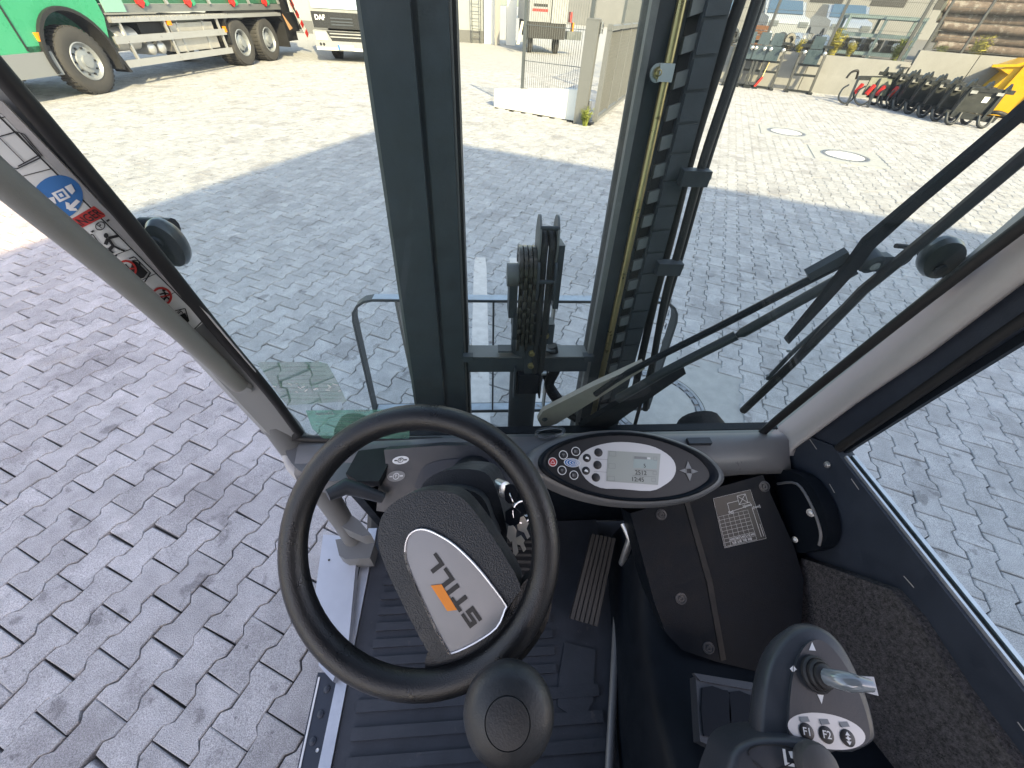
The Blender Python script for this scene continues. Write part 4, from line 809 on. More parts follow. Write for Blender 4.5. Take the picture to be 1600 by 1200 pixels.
# ---- left pillar, lower post, handrail and sticker
def pill(z): return [(-.40, .5405), (-.4505, .5305), (-.474, .545), (-.49, .60), (-.462, .60)]
rg = []
for z in (1.06, 1.4, 1.8, 2.12): rg.append([V((x, y - .15 * (z - 1.08), z)) for x, y in pill(z)])
b = nb(); loft(b, rg); lp = obj('cab_pillar', b, m_pillar, fl, bevel=.008, seg=3)
b = nb(); tube(b, [V((-.444, .548, 1.20)), V((-.441, .556, 1.10)), V((-.430, .548, 1.0)), V((-.405, .52, .90)), V((-.382, .495, .78)), V((-.370, .478, .66))], [.026, .034, .033, .030, .026, .024], 16); obj('pillar_post', b, m_post, fl, 80)
b = nb(); tube(b, smoothpath([(-0.4250,0.3884,1.6963),(-0.4250,0.3943,1.6669),(-0.4250,0.4368,1.5367),(-0.4250,0.4770,1.3882),(-0.4250,0.4891,1.3354),(-0.4250,0.4982,1.3020)] , 6), .0139, 18); hr = obj('handrail', b, m_rail, fl)
b = nb(); lathe(b, [(.022, -.012), (.020, 0), (.016, .012)], (-0.4280,0.5084,1.2950), (.1, -1, -.4), 18); obj('handrail_weld', b, m_pillar, hr)
PN = NPI
b = nb(); prism(b, [(-0.4218,0.4356,1.7200),(-0.4160,0.4373,1.7164),(-0.3897,0.4804,1.4643),(-0.3858,0.5009,1.3328),(-0.3999,0.5003,1.3184),(-0.4004,0.4793,1.4573),(-0.4238,0.4371,1.7078),(-0.4279,0.4355,1.7126)], PN * .002); obj('pillar_lit_strip', b, m_trim, lp, bevel=.0008, seg=1)  # lit tone of the pillar edge, added as a paler strip over its dark shading
b = nb(); poly(b, off([(-0.4287,0.4355,1.7116),(-0.4246,0.4371,1.7068),(-0.3995,0.4797,1.4560),(-0.4052,0.4798,1.4480),(-0.4224,0.4780,1.4367),(-0.4296,0.4748,1.4482),(-0.4632,0.4349,1.6695)], PN, .0015)); st = obj('safety_sticker', b, m_sticker, fl, 0)
b = nb(); line(b, V((-0.4278,0.4357,1.7116)) + PN * .002, V((-0.4002,0.4795,1.4561)) + PN * .002, .0016, PN); line(b, V((-0.4001,0.4798,1.4548)) + PN * .002, V((-0.4245,0.4778,1.4357)) + PN * .002, .0012, PN)
for p, q in (((-0.4503,0.4397,1.6551), (-0.4222,0.4443,1.6615)), ((-0.4353,0.4563,1.5643), (-0.4123,0.4598,1.5718)), ((-0.4365,0.4619,1.5254), (-0.4078,0.4659,1.5369)), ((-0.4423,0.4660,1.4904), (-0.4057,0.4709,1.5063)), ((-0.4369,0.4710,1.4641), (-0.4144,0.4735,1.4774)), ((-0.4318,0.4361,1.7034), (-0.4208,0.4380,1.7058))): line(b, V(p) + PN * .002, V(q) + PN * .002, .0007, PN)
obj('sticker_border', b, m_ink, st, 0)
def pic(name, pts, ma, h=.0024): b = nb(); poly(b, off(pts, PN, h)); return obj(name, b, ma, st, 0)
def strokes(name, segs, ma, w_=.0013, h=.0026):
    b = nb()
    for q in segs:
        q = off(q, PN, h)
        for p_, r_ in zip(q, q[1:]): line(b, p_, r_, w_, PN)
    return obj(name, b, ma, st, 0)
strokes('book_symbol', [[(-0.4401,0.4365,1.6898),(-0.4240,0.4391,1.6938),(-0.4239,0.4417,1.6766),(-0.4224,0.4427,1.6720),(-0.4487,0.4389,1.6622),(-0.4603,0.4357,1.6683)], [(-0.4240,0.4391,1.6938),(-0.4220,0.4397,1.6927),(-0.4218,0.4423,1.6754),(-0.4224,0.4427,1.6720)], [(-0.4401,0.4365,1.6898),(-0.4385,0.4401,1.6678)], [(-0.4220,0.4397,1.6927),(-0.4200,0.4403,1.6917),(-0.4206,0.4429,1.6731)], [(-0.4459,0.4391,1.6645),(-0.4217,0.4425,1.6743)]], m_ink, .0009)
c0 = V((-0.4379,0.4455,1.6330)); cx_ = V((-0.4165,0.4497,1.6334)) - c0; cy_ = V((-0.4216,0.4454,1.6554)) - c0
b = nb(); poly(b, off(ellipse(c0, cx_, cy_, 30), PN, .0022)); obj('blue_disc', b, m_blue, st, 0)
pic('belt_symbol', [(-0.4393,0.4444,1.6384),(-0.4264,0.4463,1.6430),(-0.4265,0.4476,1.6338),(-0.4392,0.4458,1.6290)], m_wink, .0027); pic('belt_symbol_core', [(-0.4357,0.4451,1.6382),(-0.4287,0.4462,1.6405),(-0.4292,0.4470,1.6346),(-0.4363,0.4459,1.6323)], m_blue, .0030); pic('belt_symbol_eye', [(-0.4341,0.4456,1.6375),(-0.4306,0.4461,1.6387),(-0.4308,0.4465,1.6354),(-0.4344,0.4460,1.6342)], m_wink, .0033)
pic('belt_strap', [(-0.4244,0.4465,1.6442),(-0.4165,0.4476,1.6471),(-0.4183,0.4483,1.6401),(-0.4236,0.4478,1.6364)], m_wink, .0027); pic('belt_symbol', [(-0.4487,0.4433,1.6329),(-0.4396,0.4448,1.6351),(-0.4427,0.4453,1.6279),(-0.4490,0.4440,1.6282)], m_wink, .0027)
strokes('arrow_symbol', [[(-0.4225,0.4490,1.6303),(-0.4360,0.4475,1.6220)], [(-0.4329,0.4471,1.6287),(-0.4371,0.4474,1.6214),(-0.4301,0.4488,1.6210)]], m_wink, .0030, .0028)
pic('danger_band', [(-0.4449,0.4476,1.6096),(-0.4137,0.4517,1.6236),(-0.4105,0.4537,1.6149),(-0.4112,0.4540,1.6120),(-0.4416,0.4497,1.5997)], m_red, .0023)
text('danger_lettering', 'DANGER', off([(-0.4326,0.4502,1.6085)], PN, .0027)[0], V((-0.4104,0.4531,1.6185)) - V((-0.4429,0.4488,1.6043)), PN, .0112, m_ink, st, .01)
c0 = V((-0.4229,0.4532,1.6015)); ra = (V((-0.4179,0.4541,1.6020)) - c0).length
b = nb(); ringflat(b, c0 + PN * .0026, (V((-0.4179,0.4541,1.6020)) - c0), (V((-0.4195,0.4531,1.6066)) - c0), .2); obj('park_ring', b, m_ink, st, 0)
text('park_letter', 'P', c0 + PN * .0027, V((-0.4180,0.4539,1.6035)) - V((-0.4277,0.4525,1.5996)), PN, .0085, m_ink, st, .01); strokes('park_shoes', [[(-0.4319,0.4521,1.5968),(-0.4357,0.4517,1.5947)], [(-0.4139,0.4543,1.6062),(-0.4102,0.4547,1.6083)]], m_ink, .0016)
# walking figure
c0 = V((-0.4252,0.4545,1.5900)); b = nb(); poly(b, off(ellipse(c0, V((-0.4229,0.4549,1.5899)) - c0, V((-0.4232,0.4544,1.5931)) - c0, 12), PN, .0026)); obj('figure_head', b, m_ink, st, 0)
strokes('walking_figure', [[(-0.4255,0.4549,1.5869),(-0.4269,0.4560,1.5772),(-0.4336,0.4554,1.5727),(-0.4332,0.4562,1.5676)], [(-0.4269,0.4560,1.5772),(-0.4230,0.4576,1.5718),(-0.4204,0.4584,1.5699)], [(-0.4249,0.4550,1.5868),(-0.4137,0.4569,1.5892)], [(-0.4260,0.4549,1.5861),(-0.4329,0.4545,1.5793)]], m_ink, .0030)
pic('truck_symbol', [(-0.4374,0.4538,1.5780),(-0.4347,0.4551,1.5728),(-0.4353,0.4563,1.5643),(-0.4410,0.4556,1.5613),(-0.4439,0.4537,1.5702)], m_ink); strokes('truck_outline', [[(-0.4405,0.4512,1.5911),(-0.4361,0.4519,1.5924),(-0.4374,0.4538,1.5780)], [(-0.4352,0.4566,1.5625),(-0.4307,0.4570,1.5656)]], m_ink, .0011)
pic('lifting_symbol', [(-0.4205,0.4603,1.5576),(-0.4177,0.4614,1.5538),(-0.4162,0.4639,1.5388),(-0.4244,0.4633,1.5319),(-0.4355,0.4615,1.5292),(-0.4337,0.4602,1.5406)], m_ink); strokes('lifting_outline', [[(-0.4224,0.4596,1.5596),(-0.4160,0.4605,1.5617),(-0.4137,0.4645,1.5385),(-0.4288,0.4636,1.5245),(-0.4364,0.4622,1.5234)], [(-0.4192,0.4605,1.5575),(-0.4154,0.4616,1.5554),(-0.4173,0.4620,1.5501)]], m_ink, .0013)
def ban(c, ex, ey):
    c = V(c); b = nb(); ringflat(b, c + PN * .0030, V(ex) - c, V(ey) - c, .22); x_, y_ = V(ex) - c, V(ey) - c; line(b, c + PN * .0031 - x_ * .75 - y_ * .2, c + PN * .0031 + x_ * .75 + y_ * .2, .0020, PN); return obj('prohibition_ring', b, m_red, st, 0)
pic('rider_symbol', [(-0.4356,0.4584,1.5501),(-0.4297,0.4591,1.5531),(-0.4304,0.4600,1.5459),(-0.4288,0.4612,1.5401),(-0.4346,0.4608,1.5350),(-0.4386,0.4594,1.5392)], m_ink, .0025); ban((-0.4329,0.4595,1.5461), (-0.4247,0.4615,1.5434), (-0.4253,0.4592,1.5581))
c0 = V((-0.4149,0.4683,1.5116)); b = nb(); poly(b, off(ellipse(c0, V((-0.4129,0.4687,1.5114)) - c0, V((-0.4132,0.4682,1.5146)) - c0, 10), PN, .0026)); obj('figure_head', b, m_ink, st, 0)
strokes('standing_figure', [[(-0.4159,0.4685,1.5086),(-0.4191,0.4691,1.5005),(-0.4253,0.4687,1.4948)], [(-0.4185,0.4691,1.5015),(-0.4174,0.4701,1.4959)], [(-0.4235,0.4675,1.5053),(-0.4170,0.4686,1.5067),(-0.4115,0.4701,1.5038)]], m_ink, .0022); pic('fork_symbol', [(-0.4297,0.4671,1.4997),(-0.4231,0.4682,1.5010),(-0.4251,0.4691,1.4925),(-0.4329,0.4680,1.4891)], m_ink); ban((-0.4226,0.4682,1.5020), (-0.4124,0.4706,1.4996), (-0.4140,0.4677,1.5167))
pic('tipping_symbol', [(-0.4246,0.4730,1.4671),(-0.4131,0.4747,1.4714),(-0.4167,0.4762,1.4561),(-0.4248,0.4756,1.4499),(-0.4266,0.4744,1.4552)], m_ink); strokes('tipping_outline', [[(-0.4239,0.4717,1.4764),(-0.4090,0.4744,1.4790),(-0.4167,0.4762,1.4561)], [(-0.4239,0.4717,1.4764),(-0.4285,0.4729,1.4629)], [(-0.4248,0.4726,1.4695),(-0.4155,0.4736,1.4752),(-0.4163,0.4745,1.4683)]], m_ink, .0012)
# ---- lamp backs on both pillars (outside)
for c, ax, ay in (((-0.4195,0.5205,1.5470), V((-0.4162,0.5253,1.5148)) - V((-0.4212,0.5205,1.5469)), V((-0.4003,0.5188,1.5587)) - V((-0.4212,0.5205,1.5469))), ((0.7152,0.5209,1.5446), V((0.7236,0.5167,1.5726)) - V((0.7152,0.5209,1.5446)), V((0.7543,0.5242,1.5226)) - V((0.7152,0.5209,1.5446)))):
    c = V(c); ax = V(ax); ay = V(ay); b = nb(); rg = []
    for k, h_ in ((.62, -.010), (.90, -.006), (1.0, .002), (.96, .010), (.8, .015)): rg.append([p + NS * h_ for p in ellipse(c, ax * k, ay * k, 24)])
    loft(b, rg); lm = obj('work_lamp', b, mat('lamp_housing', (.055, .065, .068), .32, coat=.3), fl)
    b = nb(); lathe(b, [(.008, -.016), (.008, -.011)], c - ax * .35, NS, 10); obj('lamp_screw', b, m_mast, lm)
    b = nb(); tube(b, [c - ax * .2 + NS * .03, c - ax * .2 + NS * .03 + V((-.04 if c.x < 0 else .04, 0, .0))], .012, 10); obj('lamp_bracket', b, m_black, lm)
# ---- right pillar trim, door frame, side window
b = nb(); rg = []
for p, q in zip([(0.7041,0.5391,1.0459),(0.7327,0.5382,1.0514),(0.7181,0.4998,1.3076),(0.7116,0.4747,1.4750),(0.7108,0.4539,1.6139),(0.7082,0.4361,1.7322)], [(0.7350,0.4841,1.0635),(0.7350,0.4925,1.0828),(0.7350,0.4666,1.2693),(0.7350,0.4411,1.4146),(0.7350,0.4242,1.5621),(0.7350,0.4135,1.6903)]):
    p, q = V(p), V(q); mid = (p + q) / 2; n_ = V((-.55, -.8, .1)).normalized(); rg.append([p, p.lerp(q, .2) + n_ * .012, mid + n_ * .020, p.lerp(q, .8) + n_ * .013, q, q + V((.02, .03, 0)), p + V((.03, .05, 0))])
loft(b, rg); obj('pillar_trim', b, m_trim, fl, 60)
b = nb(); prism(b, [(0.7420,0.5085,1.0601),(0.7420,0.4728,1.2661),(0.7420,0.4483,1.4140),(0.7420,0.4307,1.5623),(0.7420,0.4174,1.6893),(0.7420,0.3674,1.6390),(0.7420,0.3863,1.5176),(0.7420,0.4046,1.3698),(0.7420,0.4253,1.1989),(0.7420,0.4261,1.1385),(0.7420,0.4361,1.1038)], (.03, 0, 0)); obj('door_frame', b, m_navy, fl, bevel=.003)
b = nb(); tube(b, smoothpath([(0.7440,0.4343,1.1263),(0.7440,0.4311,1.1822),(0.7440,0.4103,1.3733),(0.7440,0.3941,1.5237),(0.7440,0.3749,1.6451)], 4), .0085, 10); ds = obj('door_seal', b, m_rubber, fl)
b = nb(); prism(b, [(0.7500,0.4323,1.1241),(0.7500,0.4075,1.3637),(0.7500,0.3923,1.5165),(0.7500,0.3749,1.6408),(0.7500,0.3638,1.6296),(0.7500,0.3761,1.5001),(0.7500,0.3968,1.3529),(0.7500,0.4234,1.1516)], (.01, 0, 0)); obj('glass_channel', b, m_black, ds)
b = nb(); poly(b, [(0.7560,0.4350,1.1441),(0.7560,0.4030,1.3524),(0.7560,0.3816,1.5003),(0.7560,0.3640,1.6372),(0.7560,0.0676,1.4996),(0.7560,0.0448,1.1610),(0.7560,0.2042,1.1515)]); obj('side_window', b, m_glass2, fl, 0)
# door body below the sill
SZ = 1.168
b = nb(); prism(b, [(.735, .535, 1.10), (.735, .44, 1.165), (.735, .405, SZ - .006), (.735, -.55, SZ - .006), (.735, -.55, .62), (.735, .535, .62)], (.035, 0, 0)); dr = obj('door_panel', b, m_navy, fl, bevel=.003)
for dx, w_, ma, z in ((.0, .005, m_alu, 0.), (.0065, .006, m_rubber, -.003), (.0145, .008, m_alu, .001)):
    b = nb(); lohi(b, (.744 + dx - .002, -.55, SZ - .012 + z), (.744 + dx - .002 + w_, .412, SZ + z)); obj('sill_rail', b, ma, dr, bevel=.001, seg=1)
bolt('door_bolt', (0.7330,0.4174,1.1278), (-1, 0, .1), .005, m_galv, dr)
b = nb()
for p, q in (((0.7335,0.3681,1.1528), (0.7335,0.3446,1.1515)), ((0.7335,0.1962,1.1163), (0.7335,0.1765,1.1193)), ((0.7335,0.4837,1.1297), (0.7335,0.4566,1.1284)), ((0.7335,0.0023,1.1260), (0.7335,-0.0069,1.1257)), ((0.7335,0.3863,1.1020), (0.7335,0.3668,1.0993))): line(b, p, q, .0018, (1, 0, 0))
obj('weld_slots', b, m_trim, dr, 0)
b = nb(); prism(b, [(0.7150,0.2953,0.9360),(0.7150,0.2506,1.0003),(0.7150,0.1810,1.0937),(0.7150,0.1360,1.1027),(0.7150,0.0439,1.0957),(0.7150,-0.0491,1.1000),(0.7150,-0.0939,1.0880),(0.7150,-0.1772,0.4508),(0.7150,0.1729,0.7591)], (.02, 0, 0)); obj('felt_lining', b, m_carpet, fl, bevel=.004)
b = nb(); prism(b, closedsmooth([(0.7000,0.4637,1.0248),(0.7000,0.4209,1.0830),(0.7000,0.3638,1.0905),(0.7000,0.3126,1.0687),(0.7000,0.2866,1.0296),(0.7000,0.2924,0.9815),(0.7000,0.3132,0.9431),(0.7000,0.3871,0.9752)], 3), (.03, 0, 0)); hb2 = obj('door_latch_cover', b, m_black, fl, bevel=.006)
b = nb(); tube(b, smoothpath([(0.6980,0.4398,1.0127),(0.6980,0.4103,1.0630),(0.6980,0.3572,1.0644),(0.6980,0.3090,1.0467),(0.6980,0.2896,1.0226)], 4), .003, 8); obj('cover_rim', b, m_dash, hb2)
bolt('cover_bolt', (0.6970,0.3468,1.0531), (-1, -.3, .3), .0055, m_galv, hb2); bolt('cover_bolt', (0.6970,0.3242,0.9696), (-1, -.3, .3), .0045, m_galv, hb2)
# ---- roof, rear frame and seat (behind and above the viewer)
b = nb(); lohi(b, (-.46, -.95, 2.12), (.75, .42, 2.17)); rf = obj('overhead_guard', b, m_navy, fl, bevel=.02)
for x in (-.43, .72): b = nb(); beam(b, (x, -.95, .6), (x, -.88, 2.12), .07, .07, (0, 1, 0)); obj('rear_pillar', b, m_navy, fl, bevel=.01)
b = nb(); lohi(b, (-.22, -.72, .95), (.28, -.22, 1.10)); se = obj('seat_cushion', b, m_seat, fl, bevel=.05, seg=3)
b = nb(); prism(b, [(-.22, -.62, 1.06), (.28, -.62, 1.06), (.26, -.74, 1.62), (-.20, -.74, 1.62)], (0, -.12, 0)); obj('seat_backrest', b, m_seat, se, bevel=.04, seg=3)
b = nb(); lohi(b, (-.2, -.7, .62), (.26, -.25, .95)); obj('seat_base', b, m_black, se, bevel=.03)

# ================================================================ WIPER (outside the glass)
WN_ = NS
def wl(name, p, q, w_, d_, parent, ma=m_mast): b = nb(); beam(b, p, q, w_, d_, NS); return obj(name, b, ma, parent, bevel=.0012, seg=1)
b = nb(); tube(b, smoothpath([(0.5466,0.5047,1.5511),(0.4875,0.5140,1.4894),(0.4111,0.5262,1.4077),(0.2928,0.5444,1.2863),(0.2397,0.5562,1.2077)], 3), .0064, 8); wp_ = obj('wiper_linkage', b, m_black, fl)
b = nb(); loft(b, [[V(p) + NS * h_ for p, h_ in zip(q, (.0, .0, .012, .012))] for q in ([(0.5281,0.4977,1.5643),(0.5481,0.5002,1.5473),(0.5481,0.5002,1.5473),(0.5281,0.4977,1.5643)], [(0.4937,0.5036,1.5248),(0.5102,0.5057,1.5106),(0.5102,0.5057,1.5106),(0.4937,0.5036,1.5248)])]); obj('link_cover', b, m_mast, wp_, bevel=.002)
b = nb(); tube(b, [(0.5686,0.5076,1.5322),(0.4657,0.5281,1.3950),(0.4597,0.5291,1.3884),(0.3657,0.5445,1.2856),(0.2935,0.5586,1.1921)], [.0085, .0092, .0050, .0088, .0085], 10); tube(b, [(0.4573,0.5291,1.3884),(0.3657,0.5445,1.2856),(0.2949,0.5593,1.1871)], .0092, 10); wa = obj('wiper_arm', b, mat('wiper_grey', (.024, .031, .037), .45, vary=.1, vscale=30), fl)
b = nb(); prism(b, [(0.1267,0.5752,1.1013),(0.1345,0.5698,1.1374),(0.2335,0.5550,1.2365),(0.3130,0.5444,1.3069),(0.3224,0.5468,1.2909),(0.2626,0.5599,1.2034),(0.1755,0.5781,1.0821),(0.1441,0.5816,1.0588)], NS * .012); ab = obj('arm_root', b, mat('bare_arm_plate', (.52, .43, .36), .5, vary=.12, vscale=30), wa, bevel=.003)
b = nb(); prism(b, [(0.2304,0.5711,1.0746),(0.2975,0.5563,1.1735),(0.3750,0.5387,1.2911),(0.3919,0.5363,1.3069),(0.4079,0.5400,1.2825),(0.3575,0.5550,1.1824),(0.3040,0.5724,1.0660)], NS * .014); obj('arm_shroud', b, m_black, wa, bevel=.004)
bolt('root_screw', (0.1426,0.5724,1.1067), -NS, .0045, m_mast, wa)
hc = V((0.5800,0.5103,1.5478)); b = nb(); lathe(b, [(.010, -.018), (.015, -.014), (.016, .0), (.016, .016)], hc, NS, 20); box(b, hc + V((.012, 0, -.004)), (.038, .016, .024)); hd = obj('wiper_head', b, m_mast, fl, bevel=.002)
bolt('head_screw', hc - NS * .017, -NS, .0045, m_trim, hd)
b = nb(); tube(b, smoothpath([(0.6042,0.5068,1.5710),(0.6322,0.5073,1.5673),(0.6449,0.5099,1.5501),(0.6389,0.5117,1.5386),(0.6159,0.5107,1.5450)], 4), .0035, 8); obj('washer_hose', b, m_rubber, hd)
b = nb(); tube(b, [(0.5915,0.5442,1.1596),(0.5953,0.5184,1.3319),(0.5902,0.4923,1.5061),(0.6118,0.4752,1.6195),(0.6233,0.4632,1.6996),(0.6316,0.4554,1.7517)], .0080, 8); wb_ = obj('wiper_blade', b, m_rubber, fl)
b = nb(); loft(b, [[V(p) + NS * .02, V(q) + NS * .02, V(q) + NS * .028, V(p) + NS * .028] for p, q in zip([(0.5446,0.4944,1.3842),(0.5388,0.4804,1.4772),(0.5321,0.4696,1.5494),(0.5267,0.4644,1.5843),(0.5440,0.4553,1.6449),(0.5690,0.4424,1.7307),(0.5795,0.4359,1.7739)], [(0.5565,0.4957,1.3756),(0.5568,0.4818,1.4679),(0.5551,0.4705,1.5431),(0.5501,0.4661,1.5728),(0.5605,0.4567,1.6355),(0.5835,0.4436,1.7228),(0.5942,0.4367,1.7685)])]); obj('blade_bridge', b, m_black, wb_, bevel=.001, seg=1)
b = nb(); tube(b, smoothpath([(0.5851,0.5357,1.2703),(0.5839,0.5235,1.3518),(0.5885,0.5160,1.4017),(0.5964,0.5041,1.4813)]), .004, 8); obj('blade_yoke', b, m_mast, wb_)
for p in ((0.5674,0.5180,1.3612), (0.5719,0.5290,1.2878)): bolt('yoke_rivet', p, -NS, .0025, m_galv, wb_)

# ================================================================ DASHBOARD
xs = [-.405, -.385, -.30, -.1, .15, .40, .60, .680, .712, .722]
def dsec(x):
    k = 1 if x < .65 else max(.25, 1 - ((x - .65) / .075) ** 2 * .75)
    f_ = 0 if x < -.15 else min(1, (x + .15) / .2)
    fy = .490 - .024 * f_ + (.013 * min(1, (x - .40) / .2) if x > .40 else 0)
    return [V((x, .552, 1.00)), V((x, .552, 1.078)), V((x, .535, 1.086)), V((x, .525, 1.090)), V((x, fy + .03, 1.0905)), V((x, fy, 1.088 - .010 - .02 * (1 - k))), V((x, fy - .022, 1.062 - .02 * (1 - k))), V((x, fy - .026, 1.036)), V((x, fy - .008, 1.012)), V((x, fy + .03, 1.0))]
b = nb(); loft(b, [dsec(x) for x in xs]); da = obj('dashboard', b, m_dash, fl, 60)
b = nb(); prism(b, [(-.28, .556, .60), (.73, .556, .60), (.73, .556, 1.077), (-.28, .556, 1.077)], (0, .02, 0)); obj('front_bulkhead', b, m_black, fl)
b = nb(); prism(b, [(-.285, .43, 1.03), (-.285, .55, 1.03), (-.285, .55, .66), (-.285, .50, .66)], (.02, 0, 0)); obj('side_cheek', b, m_black, fl)
# left end of the dash: rounded end cap and the dark pocket behind the wheel
b = nb(); prism(b, closedsmooth([(-0.4385,0.5276,1.0750),(-0.4111,0.5444,1.0750),(-0.2834,0.5377,1.0750),(-0.2234,0.5187,1.0750),(-0.2262,0.4722,1.0750),(-0.2653,0.4544,1.0750),(-0.3142,0.4406,1.0750),(-0.3707,0.4575,1.0750),(-0.4114,0.4870,1.0750)], 3), (0, 0, -.06)); obj('dash_end', b, m_dash, da, bevel=.01, seg=3)
b = nb(); tube(b, smoothpath([V((-0.4458,0.5350,1.0500)), V((-0.4291,0.5037,1.0400)), V((-0.3914,0.4698,1.0300))], 4), .012, 10); obj('end_roll', b, m_trim, da)
b = nb(); prism(b, [(-0.2719,0.5038,1.0930),(-0.1997,0.5122,1.0930),(-0.2031,0.4662,1.0930),(-0.2145,0.4269,1.0930),(-0.2555,0.4281,1.0930),(-0.2853,0.4469,1.0930)], (0, 0, -.02)); obj('pocket', b, m_rubber, da, bevel=.004)
b = nb(); prism(b, [(-0.2110,0.4888,1.1146),(-0.0904,0.4936,1.1197),(0.0604,0.4905,1.1164),(0.0810,0.4487,1.0728),(0.0595,0.3910,1.0125),(-0.1596,0.3903,1.0118),(-0.2287,0.3995,1.0214),(-0.2225,0.4428,1.0666),(-0.2075,0.4652,1.0900)], -NPP * .05); sp = obj('switch_panel', b, m_armgrey, da, bevel=.006)
b = nb(); prism(b, closedsmooth([(-0.1423,0.4446,1.0699),(-0.1258,0.4632,1.0894),(-0.0906,0.4712,1.0977),(-0.0362,0.4732,1.0998),(0.0325,0.4711,1.0976),(0.0684,0.4600,1.0860),(0.0709,0.4290,1.0537),(-0.0369,0.4234,1.0479),(-0.1385,0.4283,1.0530)], 3), NPP * .002); obj('column_recess', b, m_navy, sp)
for px, c, ex, ey in ((0, (-0.1764,0.4723,1.0996), (-0.1591,0.4730,1.1003), (-0.1749,0.4784,1.1059)), (1, (-0.1862,0.4489,1.0751), (-0.1675,0.4495,1.0758), (-0.1847,0.4569,1.0835))):
    c, ex, ey = V(c), V(ex), V(ey); b = nb(); poly(b, ellipse(c, ex - c, ey - c, 24)); pk = obj('park_brake_symbol', b, m_wink if px == 0 else m_gink, sp, 0)
    b = nb(); ringflat(b, c + NPP * .0006, (ex - c) * .36, (ey - c) * .62, .22); line(b, c - (ex - c) * .75 + NPP * .0006, c - (ex - c) * .42 + NPP * .0006, .0026, NPP); line(b, c + (ex - c) * .75 + NPP * .0006, c + (ex - c) * .42 + NPP * .0006, .0026, NPP); obj('symbol_ring', b, m_face if px == 0 else m_wink, pk, 0)
    text('symbol_letter', 'P', c + NPP * .0008, ex - c, NPP, .009, m_face if px == 0 else m_wink, pk, .01)
b = nb(); box(b, V((0.4981,0.5085,1.0940)) , (.055, .016, .010)); obj('air_nozzle', b, m_armgrey, da, bevel=.004)
b = nb(); tube(b, smoothpath([(0.1194,0.5298,1.0970),(0.1272,0.5480,1.0970),(0.1702,0.5547,1.0970),(0.1869,0.5449,1.0970),(0.1700,0.5323,1.0970),(0.1366,0.5257,1.0970),(0.1225,0.5315,1.0970)]), .0035, 8); obj('plastic_clip', b, m_clear, da)
# indicator stalk left of the column
b = nb(); tube(b, [V((-0.2096,0.4076,1.0600)), V((-0.2496,0.4095,1.0900)), V((-0.2754,0.4131,1.1000)), V((-0.3027,0.3917,1.1050))], [.011, .014, .017, .012], 14); obj('direction_stalk', b, m_armgrey, fl)
# ---- steering column and wheel
CW_ = V((-.074, .1764, 1.3728))
b = nb(); prism(b, closedsmooth([(-0.0917,0.2710,1.3157),(-0.0777,0.2859,1.3297),(-0.0496,0.2929,1.3399),(-0.0075,0.2884,1.3435),(0.0115,0.2752,1.3364),(0.0247,0.2423,1.3129),(0.0292,0.2081,1.2870),(0.0018,0.1924,1.2700),(-0.1011,0.2084,1.2652),(-0.1106,0.2472,1.2939)], 3), -NW * .13); cs_ = obj('column_shroud', b, m_pad, fl, bevel=.012, seg=4)
b = nb(); prism(b, closedsmooth([(-0.1143,0.2329,1.3205),(-0.1014,0.2519,1.3376),(-0.0732,0.2596,1.3483),(-0.0335,0.2573,1.3533),(-0.0040,0.2459,1.3493),(0.0087,0.2224,1.3331),(0.0100,0.1990,1.3150),(-0.0955,0.2003,1.2982),(-0.1138,0.2141,1.3059)], 3), -NW * .05); obj('shroud_collar', b, m_pad, cs_, bevel=.010, seg=3)
b = nb(); tube(b, [CW_ - NW * .08, CW_ - NW * .22, CW_ - NW * .40 + V((0, .03, 0))], .05, 18); obj('column_tube', b, m_black, cs_)
RX = (V((1, 0, 0)) - NW * NW.x).normalized(); RY = NW.cross(RX).normalized()
b = nb(); rg = []
for k in range(72):
    a = 2 * math.pi * k / 72; d = RX * math.cos(a) + RY * math.sin(a); c = CW_ + d * .1405; rg.append([c + (d * math.cos(t) + NW * math.sin(t)) * .0150 for t in [2 * math.pi * q / 18 for q in range(18)]])
rg.append(rg[0]); loft(b, rg, False); bmesh.ops.remove_doubles(b, verts=b.verts, dist=1e-5); wh = obj('steering_wheel', b, m_rim, fl, 180)
pad = [(-0.1168,0.1842,1.3768),(-0.1131,0.2020,1.3913),(-0.1006,0.2127,1.4018),(-0.0794,0.2195,1.4107),(-0.0525,0.2193,1.4151),(-0.0286,0.2129,1.4141),(-0.0105,0.1975,1.4051),(0.0139,0.1682,1.3863),(0.0363,0.1357,1.3647),(0.0307,0.1251,1.3555),(0.0062,0.1015,1.3329),(-0.0220,0.0913,1.3201),(-0.0461,0.0812,1.3082),(-0.0569,0.0859,1.3100),(-0.0734,0.1073,1.3240),(-0.0982,0.1446,1.3490),(-0.1114,0.1679,1.3650)]
b = nb(); prism(b, closedsmooth(pad, 3), -NW * .042); obj('hub_cover', b, m_pad, wh, bevel=.010, seg=4)
b = nb(); prism(b, closedsmooth([(-0.0621,0.0908,1.3027),(-0.0367,0.0880,1.3049),(-0.0046,0.0977,1.3179),(0.0214,0.1139,1.3350),(0.0369,0.1352,1.3542),(0.0535,0.1431,1.3632),(0.0706,0.1264,1.3530),(0.0616,0.0994,1.3304),(0.0327,0.0743,1.3059),(0.0004,0.0637,1.2922),(-0.0367,0.0594,1.2825),(-0.0618,0.0679,1.2849)], 3), -NW * .022); obj('spoke', b, m_rim, wh, bevel=.009, seg=4)
